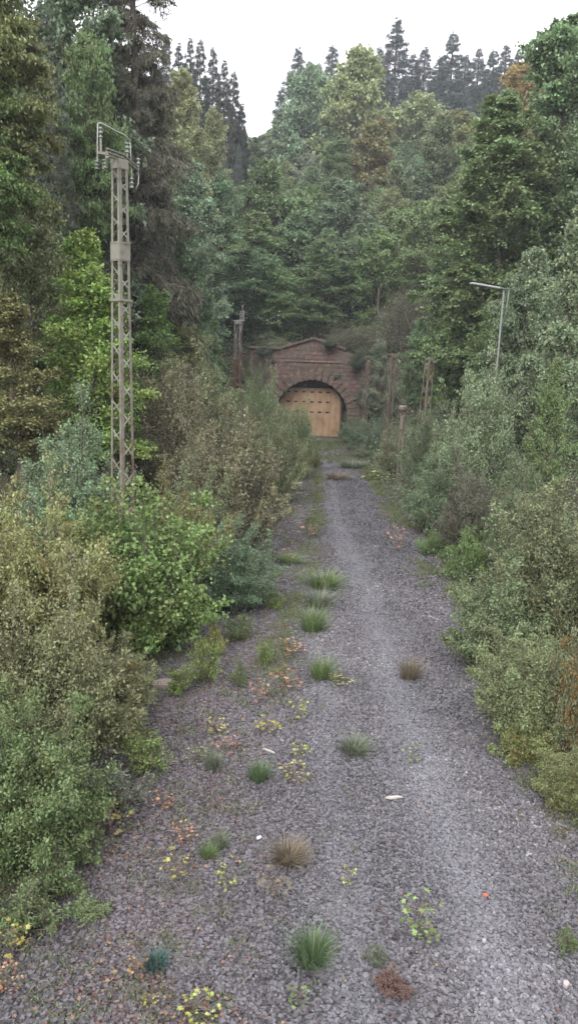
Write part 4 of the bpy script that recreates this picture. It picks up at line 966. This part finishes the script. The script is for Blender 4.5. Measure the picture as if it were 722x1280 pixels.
for py in (494.5, 504, 521):
    a = ACC(); bar(a, (gx0 + .3, -.035, gz(py)), (gx(412), -.035, gz(py)), .09, .05); build('rail', a, M_gate, gate)
a = ACC()
for q, w_ in (((gx(412.3), gz(491)), (gx(412.3), gz(516))), ((gx(409.5), gz(502)), (gx(409.5), gz(514)))): bar(a, (q[0], -.09, q[1]), (w_[0], -.09, w_[1]), .07, .06)
build('door_bar', a, M_seam, gate)
a = ACC(); bar(a, (gx0, .15, -.2), (gx1 + .35, .15, -.2 + .001 + .3), 0.3, .3) if False else bar(a, (gx0, .08, .02), (gx1 + .2, .08, .02), .1, .14)
bar(a, (gx1 + .1, .1, 0), (gx1 + .1, .1, 3.9), .14, .14); bar(a, (gx0, .12, gz(484) - .35), (gx1, .12, gz(484) - .35), .14, .14); build('frame', a, M_seam, gate)

# ---------------------------------------------------------------- small things on the bed
M_small = {}
def plain(name, col, rough=.8):
    m, _, b = new_mat(name, rough, .2); b.inputs['Base Color'].default_value = (*col, 1); return m
def lump(name, me_pts, mat, loc, label, cat, rotz=0, thick=.03):
    n = len(me_pts); a = ACC()
    for z, k in ((0, 1.0), (thick, .9)):
        for (x, y) in me_pts: a[0].append(np.array([x * k, y * k, z + .3 * thick * math.sin(x * 31 + y * 17)]))
    for i in range(n): a[1].append([i, (i + 1) % n, n + (i + 1) % n, n + i])
    a[2].append(list(range(n))[::-1]); a[2].append(list(range(n, 2 * n)))
    o = build(name, a, mat); o.location = loc; o.rotation_euler = (0, 0, rotz); o['label'] = label; o['category'] = cat; return o
def on_bed(px, py, dz=.03): x, y = G(px, py); return (x, y, H1(x, y) + dz)
M_wood = plain('weathered_wood', (.28, .26, .235))
lump('wood_splinter', [(-.17, -.02), (-.05, -.045), (.1, -.03), (.19, .0), (.08, .03), (-.1, .02)], M_wood, on_bed(491, 1001, .05), 'pale split piece of wood lying on the gravel right of centre', 'stick', .1)
lump('wood_splinter', [(-.16, -.012), (0, -.02), (.16, -.008), (.15, .012), (-.12, .015)], M_wood, on_bed(336, 942, .05), 'thin pale stick among the orange seedlings', 'stick', -.55)
lump('stone_slab', [(-.3, -.2), (.1, -.26), (.32, -.1), (.28, .15), (0, .24), (-.3, .12)], plain('slab', (.17, .14, .12)), on_bed(205, 857, .05), 'flat brownish stone slab at the foot of the hazel bush', 'stone', .3, .09)
lump('paper_scrap', [(-.05, -.02), (.0, -.035), (.06, -.015), (.05, .025), (-.02, .03)], plain('paper', (.4, .4, .4)), on_bed(323, 1052, .06), 'small white scrap of paper on the gravel', 'litter', .6, .015)
lump('orange_leaf', [(-.03, -.03), (.03, -.035), (.045, .01), (.0, .045), (-.04, .015)], plain('orange_leaf', (.3, .07, .04)), on_bed(606, 1123, .06), 'single bright orange-red leaf on the gravel at right', 'leaf', .6, .01)
lump('white_pebble', [(-.03, -.02), (.02, -.03), (.035, .01), (.0, .03), (-.03, .015)], plain('pebble', (.2, .2, .2)), on_bed(604, 1180, .05), 'small whitish pebble below the orange-red leaf', 'stone', .2, .03)
lump('white_pebble', [(-.04, -.03), (.03, -.04), (.05, .01), (.0, .04), (-.04, .02)], plain('pebble_pink', (.24, .21, .21)), on_bed(706, 1236, .05), 'pinkish pebble near the lower right corner', 'stone', .8, .04)

# seedlings with lobed leaves
def lobed(seed, H, n, leaf, spread=.12, bushy=.3):
    g = np.random.default_rng(seed); a = ACC(); st = []
    rod(a, [(0, 0, -.03), (g.normal(0, .02), g.normal(0, .02), H * .5), (g.normal(0, .03), g.normal(0, .03), H)], [.006, .005, .003], 4)
    out = [(0, 1.0), (22, .5), (48, .86), (80, .42), (112, .6), (160, .18), (200, .18), (248, .6), (280, .42), (312, .86), (338, .5)]
    V = []; Fn = []; tints = []
    for i in range(n):
        z = H * (1 - bushy * 2 * g.uniform() ** 1.0) if n > 1 else H; z = max(.04, z); an = g.uniform(0, 6.28); r = spread * g.uniform(.3, 1.1)
        c = np.array([math.cos(an) * r, math.sin(an) * r, z])
        rod(a, [(0, 0, z * .85), c], .0025, 3)
        nr = norm(np.array([g.normal(0, .45), g.normal(0, .45) - .25, 1.0])); f = norm(np.cross(np.cross(nr, np.array([math.cos(an), math.sin(an), 0])), nr)); s = np.cross(f, nr)
        sz = leaf * g.uniform(.6, 1.2); b = len(V)
        for (ang, rad) in out: V.append(c + (f * math.cos(R_(ang)) + s * math.sin(R_(ang))) * rad * sz * .62 + f * sz * .3)
        V.append(c + f * sz * .3 + nr * sz * .06)
        for k in range(len(out)): Fn.append([b + k, b + (k + 1) % len(out), b + len(out)]); tints.append(i)
    t = g.uniform(0, 1, n)[tints]
    w = bpy.data.meshes.new('stem'); w.from_pydata([tuple(v) for v in a[0]], [], [list(map(int, f)) for f in a[1] + a[2]]); w.materials.append(M_twig)
    fo = mesh_np('leaves', np.array(V), np.array(Fn), {'tint': ('FACE', t), 'clump': ('FACE', g.uniform(0, 1, n)[tints]), 'autumn': ('FACE', g.uniform(0, 1, n)[tints])}, [M_leaf])
    return w, fo, H, spread
def tuft(seed, H, n, r, needle=False):
    g = np.random.default_rng(seed); az = g.uniform(0, 6.28, n); rr = r * np.sqrt(g.uniform(0, 1, n)) * .45
    p = np.stack([np.cos(az) * rr, np.sin(az) * rr, 0 * az - .02], 1); h = H * g.uniform(.25, 1.0, n); ln = g.uniform(.15, 1.5, n) * r
    az2 = az + g.normal(0, .6, n)
    tipv = p + np.stack([np.cos(az2) * ln, np.sin(az2) * ln, h], 1); midv = p + np.stack([np.cos(az2) * ln * .35, np.sin(az2) * ln * .35, h * .6], 1)
    s = norm(np.stack([-np.sin(az2 + .5), np.cos(az2 + .5), az * 0], 1)) * g.uniform(.003, .0075, n)[:, None]
    V = np.stack([p - s, p + s, midv + s * .9, midv - s * .9, tipv], 1).reshape(-1, 3); i5 = np.arange(n) * 5
    q = np.stack([i5, i5 + 1, i5 + 2, i5 + 3], 1); t3 = np.stack([i5 + 3, i5 + 2, i5 + 4], 1)
    t = g.uniform(0, 1, n); c = g.uniform(0, 1, n)
    return None, mesh_np('blades', V, [q, t3], {k: ('FACE', np.concatenate([v, v])) for k, v in (('tint', t), ('clump', c), ('autumn', g.uniform(0, 1, n)))}, [M_leaf]), H, r
PW = {'seedling': [lobed(51, .45, 34, .068, .14, .4), lobed(52, .5, 44, .062, .17, .45), lobed(53, .4, 28, .07, .14, .4)],
      'sprout': [lobed(54, .5, 30, .07, .14, .45), lobed(55, .45, 26, .075, .13, .45)],
      'tuft': [tuft(61, .4, 420, .34), tuft(62, .42, 460, .32), tuft(63, .35, 380, .36)]}
for s in (71, 72, 73): PW.setdefault('herb', []).append(plant('shrub', s, .5, .3, 26, 7, 12, .03, spread=.22, aspect=.45, up=.3, along=.8, wm=M_twig))
PW['herb'] = [(w, f, .5, .3) for (w, f) in PW['herb']]
wn = {}
COL = dict(ly=(.27, .30, .06), lg=(.15, .21, .05), yl=(.28, .24, .06), og=(.31, .15, .06), pk=(.26, .13, .09), gn=(.12, .17, .06), gg=(.13, .155, .10), dk=(.09, .14, .06), br=(.15, .12, .08), bt=(.045, .10, .085), rd=(.12, .06, .048))
def weed(px, py, hpx, wpx, kind, col, label, cat, name, aut=0.0, group=None):
    x, y = G(px, py); z = H1(x, y); k = F / y; px += 0
    hm = max(.08, hpx / k * 1.05); wm_ = wpx / k * 1.35
    pl = PW[kind]; i = wn.get(kind, 0); wn[kind] = i + 1; w, f, Hp, Rp = pl[i % len(pl)]
    e = empty(name, (x, y, z + .01), label, cat, group, random.uniform(0, 6.28), (wm_ / 2 / Rp * 1.0, wm_ / 2 / Rp * 1.0, hm / Hp))
    if w: part('stem' if kind in ('seedling', 'sprout') else 'stems', w, e)
    part('blades' if kind == 'tuft' else 'leaves', f, e, (*COL[col], aut))
SG = 'self-sown maple seedlings on the gravel'; TG = 'weed tufts on the gravel'
WE = [
 (288, 1118, 48, 26, 'seedling', 'ly', 'tallest lime yellow maple seedling, low left of centre'),
 (228, 1052, 26, 24, 'seedling', 'og', 'orange seedling up left of the lime yellow one'),
 (221, 1098, 34, 26, 'seedling', 'yl', 'yellow seedling below the orange one'),
 (137, 1045, 34, 36, 'seedling', 'yl', 'yellow leaved seedling beside the long green weed bank at left'),
 (150, 1008, 22, 20, 'seedling', 'yl', 'small yellow seedling above the weed bank'),
 (334, 920, 26, 22, 'seedling', 'yl', 'yellow seedling in the left middle of the bed'),
 (372, 900, 26, 16, 'seedling', 'ly', 'lime seedling right of the yellow one in the middle'),
 (365, 975, 22, 26, 'seedling', 'yl', 'wide yellow-green seedling above the bed centre'),
 (375, 950, 22, 18, 'seedling', 'ly', 'lime seedling just above the wide one'),
 (321, 880, 30, 18, 'seedling', 'pk', 'upright pinkish orange seedling'),
 (362, 820, 22, 24, 'seedling', 'og', 'bright orange seedling near the olive tuft'),
 (357, 862, 24, 26, 'seedling', 'pk', 'pale salmon seedling below the bright orange one'),
 (283, 942, 20, 22, 'seedling', 'pk', 'salmon seedling in the weedy left part'),
 (270, 918, 18, 22, 'seedling', 'yl', 'faint yellow seedling above the salmon one'),
 (205, 1010, 18, 20, 'seedling', 'og', 'low orange seedling near the green weed bank'),
 (172, 1225, 34, 18, 'seedling', 'og', 'orange seedling beside the blue-green tuft'),
 (246, 1272, 30, 40, 'seedling', 'ly', 'wide yellow-green seedling at the bottom edge'),
 (187, 1256, 14, 16, 'seedling', 'yl', 'tiny yellow seedling near the bottom edge'),
 (12, 1195, 40, 34, 'seedling', 'yl', 'yellow and orange seedling at the left frame edge'),
 (8, 1240, 36, 28, 'seedling', 'og', 'orange seedling at the left frame edge, lower one'),
 (523, 1168, 56, 34, 'sprout', 'lg', 'green branching sapling on bare gravel, right of centre'),
 (530, 1176, 26, 24, 'seedling', 'lg', 'lime leaf spray at the foot of the green sapling'),
 (437, 1108, 30, 14, 'sprout', 'ly', 'thin yellow sprig on bare gravel'),
 (495, 690, 30, 14, 'seedling', 'og', 'lone orange seedling on the right side further up the bed'),
 (352, 700, 14, 18, 'seedling', 'og', 'orange seedling beside the mossy cushion far up the bed'),
 (385, 672, 16, 20, 'seedling', 'pk', 'faint pinkish seedling far up the bed'),
 (430, 853, 12, 24, 'seedling', 'ly', 'flat lime seedling on the middle strip'),
 (515, 952, 24, 18, 'sprout', 'gn', 'small green sprout right of the worn middle'),
 (247, 952, 20, 20, 'seedling', 'lg', 'green seedling left of the salmon one'),
 (340, 1125, 44, 30, 'seedling', 'br', 'withered yellow-brown seedling left of centre near the bottom'),
 (465, 600, 14, 26, 'seedling', 'ly', 'low yellow-green seedling by the right edge far up'),
 (487, 604, 12, 24, 'seedling', 'lg', 'low green seedling by the right edge far up'),
 (388, 1203, 52, 50, 'tuft', 'dk', 'dark green tuft with dry tips, largest near the bottom'),
 (323, 975, 30, 26, 'tuft', 'dk', 'dark green tuft in the left middle of the bed'),
 (400, 848, 36, 32, 'tuft', 'gn', 'olive green tuft on the middle strip'),
 (390, 788, 36, 34, 'tuft', 'gn', 'tall grass tuft on the middle strip'),
 (403, 735, 26, 40, 'tuft', 'gn', 'grass tuft above the tall one on the middle strip'),
 (398, 758, 26, 36, 'tuft', 'gg', 'greyish grass tuft between two greener ones'),
 (360, 704, 14, 32, 'tuft', 'gn', 'mossy green cushion far up the bed'),
 (275, 1058, 24, 22, 'tuft', 'gg', 'grey-green tuft right of the orange seedling'),
 (260, 1070, 22, 22, 'tuft', 'gn', 'small green tuft beside the grey-green one'),
 (194, 1208, 26, 30, 'tuft', 'bt', 'blue-green needle-like tuft near the bottom left'),
 (442, 940, 24, 34, 'tuft', 'gg', 'grey tuft on bare gravel at the centre'),
 (511, 850, 34, 28, 'tuft', 'br', 'dark dry tuft on the right of the middle'),
 (360, 1078, 30, 44, 'tuft', 'br', 'brown matted tuft above the bed centre'),
 (487, 1240, 30, 60, 'herb', 'rd', 'reddish brown withered heap near the bottom'),
 (470, 1205, 30, 30, 'herb', 'gg', 'grey leafed weed above the withered heap'),
 (375, 1255, 22, 22, 'sprout', 'gn', 'small green sprout near the bottom centre'),
 (300, 860, 40, 24, 'herb', 'gn', 'green leafy weed right of the hazel bush'),
 (330, 830, 36, 28, 'herb', 'lg', 'lime leafy weed beside the bright orange seedling'),
 (180, 962, 60, 60, 'herb', 'lg', 'light green leafy weed standing at the left gravel edge'),
 (100, 1078, 88, 88, 'herb', 'gn', 'long green weed bank at the lower left'),
 (72, 1120, 78, 80, 'herb', 'gn', 'green weed clump below the long weed bank'),
 (138, 1015, 78, 78, 'herb', 'gg', 'grey-green weed clump against the left bushes'),
 (32, 1160, 72, 86, 'herb', 'gn', 'green weed clump at the left frame edge'),
 (108, 1145, 26, 60, 'herb', 'gn', 'low creeping green weed left of the bottom centre'),
 (255, 852, 72, 44, 'herb', 'lg', 'yellow-green goldenrod clump beside the hazel'),
 (268, 822, 50, 30, 'herb', 'ly', 'pale yellow weed clump behind the goldenrod'),
 (225, 866, 44, 44, 'herb', 'lg', 'green weed at the foot of the hazel bush'),
 (300, 800, 40, 36, 'herb', 'gn', 'green weed patch near the bluish bush'),
 (342, 760, 26, 30, 'herb', 'lg', 'low pale weed further up the left side'),
 (236, 1268, 20, 22, 'herb', 'rd', 'small red-brown weed at the bottom edge'),
 (708, 1190, 40, 30, 'herb', 'gn', 'small green weed at the right frame edge'),
 (265, 962, 30, 20, 'tuft', 'gg', 'grey grass tuft in the weedy left part'),
 (420, 600, 12, 26, 'tuft', 'br', 'dry grass tuft in front of the tunnel'),
 (440, 585, 12, 30, 'tuft', 'gg', 'grassy tuft in front of the right foot of the portal'),
 (375, 590, 16, 30, 'herb', 'gn', 'green weed left in front of the tunnel'),
 (450, 566, 14, 34, 'herb', 'gg', 'grey-green weed at the right before the tunnel'),
]
for (px, py, hp, wp, kd, col, lab) in WE:
    nm, ct, gp = {'seedling': ('maple_seedling', 'seedling', SG), 'sprout': ('maple_seedling', 'seedling', SG), 'tuft': ('grass_tuft', 'grass tuft', TG), 'herb': ('weed', 'weed', TG)}[kd]
    weed(px, py, hp, wp, kd, col, lab, ct, nm, .05 if kd != 'herb' else .1, gp)
# plants on the masonry
for (px, py, w_, h_, lab) in ((357, 489, .9, .5, 'green fern growing at the left spring of the tunnel arch'), (421, 471, 1.4, .5, 'green tuft hanging on the arch stones at right'), (341, 452, 1.0, .6, 'dark weed on the left portal wall')):
    p = P(px, py, pY - .3); w, f, Hp, Rp = PW['herb'][0]
    e = empty('wall_fern', (p.x, pY - .25, p.z - .1), lab, 'fern', 'plants growing on the portal masonry', 0, (w_ / .6, .6 , h_ / .5)); part('stems', w, e); part('leaves', f, e, (.07, .13, .07, .03))
w, f, Hp, Rp = PR['willow'][1]
for (px, py, wd, ht, lab) in ((330, 437, 3.6, 1.2, 'low growth spilling over the left cornice'), (412, 428, 3.0, 1.0, 'low growth spilling over the right slope of the gable'), (322, 470, 2.4, 3.4, 'bramble curtain on the left end of the portal wall'), (448, 446, 4.4, 2.4, 'brambles hanging over the right shoulder of the portal'), (455, 490, 2.6, 3.0, 'ivy covering the right wing of the portal')):
    p = P(px, py, pY - .2); e = empty('bramble', (p.x, pY - .45, p.z - ht * .6), lab, 'bramble', 'plants growing on the portal masonry', 1, (wd / 2 / Rp, .4, ht / Hp)); part('stems', w, e); part('foliage', f, e, (.12, .155, .09, .05))

# ---------------------------------------------------------------- sky, light
W_ = bpy.data.worlds.new('World'); S.world = W_; W_.use_nodes = True
nt = W_.node_tree; bg = nt.nodes['Background']
sky = nt.nodes.new('ShaderNodeTexSky'); sky.sky_type = 'NISHITA'; sky.sun_disc = False
SE, SR = R_(38), R_(200)
sky.sun_elevation = SE; sky.sun_rotation = SR; sky.air_density = 1.0; sky.dust_density = 4.0; sky.ozone_density = 1.0
hs = nt.nodes.new('ShaderNodeHueSaturation'); hs.inputs['Saturation'].default_value = .30
nt.links.new(sky.outputs[0], hs.inputs['Color'])
mx = nt.nodes.new('ShaderNodeMix'); mx.data_type = 'RGBA'; mx.inputs[0].default_value = .55
nt.links.new(hs.outputs[0], mx.inputs[6])
tc = nt.nodes.new('ShaderNodeTexCoord'); no = nt.nodes.new('ShaderNodeTexNoise'); no.inputs['Scale'].default_value = 2.0; no.inputs['Detail'].default_value = 5
nt.links.new(tc.outputs['Generated'], no.inputs['Vector'])
cr = nt.nodes.new('ShaderNodeValToRGB'); cr.color_ramp.elements[0].color = (11.6, 11.3, 12.1, 1); cr.color_ramp.elements[1].color = (13, 12.7, 13.4, 1)
cr.color_ramp.elements[0].position = .35; cr.color_ramp.elements[1].position = .65
nt.links.new(no.outputs[0], cr.inputs[0])
sx = nt.nodes.new('ShaderNodeSeparateXYZ'); nt.links.new(tc.outputs['Generated'], sx.inputs[0])
ov = math_(nt, 'MULTIPLY_ADD', math_(nt, 'MAXIMUM', sx.outputs[2], 0.0), 1.1, .35)      # overcast sky: brighter overhead than at the horizon
vm = nt.nodes.new('ShaderNodeVectorMath'); vm.operation = 'SCALE'; nt.links.new(cr.outputs[0], vm.inputs[0]); nt.links.new(ov, vm.inputs['Scale'])
nt.links.new(vm.outputs[0], mx.inputs[7]); nt.links.new(mx.outputs[2], bg.inputs[0])
bg.inputs[1].default_value = .14
sd = bpy.data.lights.new('sun', 'SUN'); sd.energy = .8; sd.angle = R_(25); sd.color = (1, .96, .92)
so = bpy.data.objects.new('sun', sd); C.objects.link(so)
az = SR   # sky sun_rotation is measured clockwise from +Y
dirv = Vector((math.sin(az) * math.cos(SE), math.cos(az) * math.cos(SE), math.sin(SE)))
so.rotation_euler = dirv.to_track_quat('Z', 'Y').to_euler(); so.location = (0, 0, 60)

HAZE = 0.0003
if HAZE:
    a = ACC(); x0, x1, y0, y1, z0, z1 = -262, 302, -42, 602, -2.0, 150.0
    for z in (z0, z1):
        for x, y in ((x0, y0), (x1, y0), (x1, y1), (x0, y1)): a[0].append(np.array([x, y, z]))
    a[1].extend([[0, 3, 2, 1], [4, 5, 6, 7], [0, 1, 5, 4], [1, 2, 6, 5], [2, 3, 7, 6], [3, 0, 4, 7]])
    m = bpy.data.materials.new('haze'); m.use_nodes = True; ntz = m.node_tree; ntz.nodes.clear()
    ou = ntz.nodes.new('ShaderNodeOutputMaterial'); pv = ntz.nodes.new('ShaderNodeVolumePrincipled'); pv.inputs['Color'].default_value = (.88, .93, 1, 1); pv.inputs['Density'].default_value = HAZE
    ntz.links.new(pv.outputs[0], ou.inputs['Volume'])
    ho = build('haze', a, m); ho['kind'] = 'stuff'; ho['label'] = 'thin bluish haze in the valley air'
S.view_settings.view_transform = 'Standard'; S.view_settings.look = 'None'; S.view_settings.gamma = 1; S.view_settings.exposure = 1.5
cy = S.cycles
cy.volume_bounces = 1; cy.max_bounces = 6; cy.diffuse_bounces = 4; cy.glossy_bounces = 2; cy.transmission_bounces = 3; cy.transparent_max_bounces = 4; cy.caustics_reflective = False; cy.caustics_refractive = False
cy.use_adaptive_sampling = True; cy.adaptive_threshold = .02
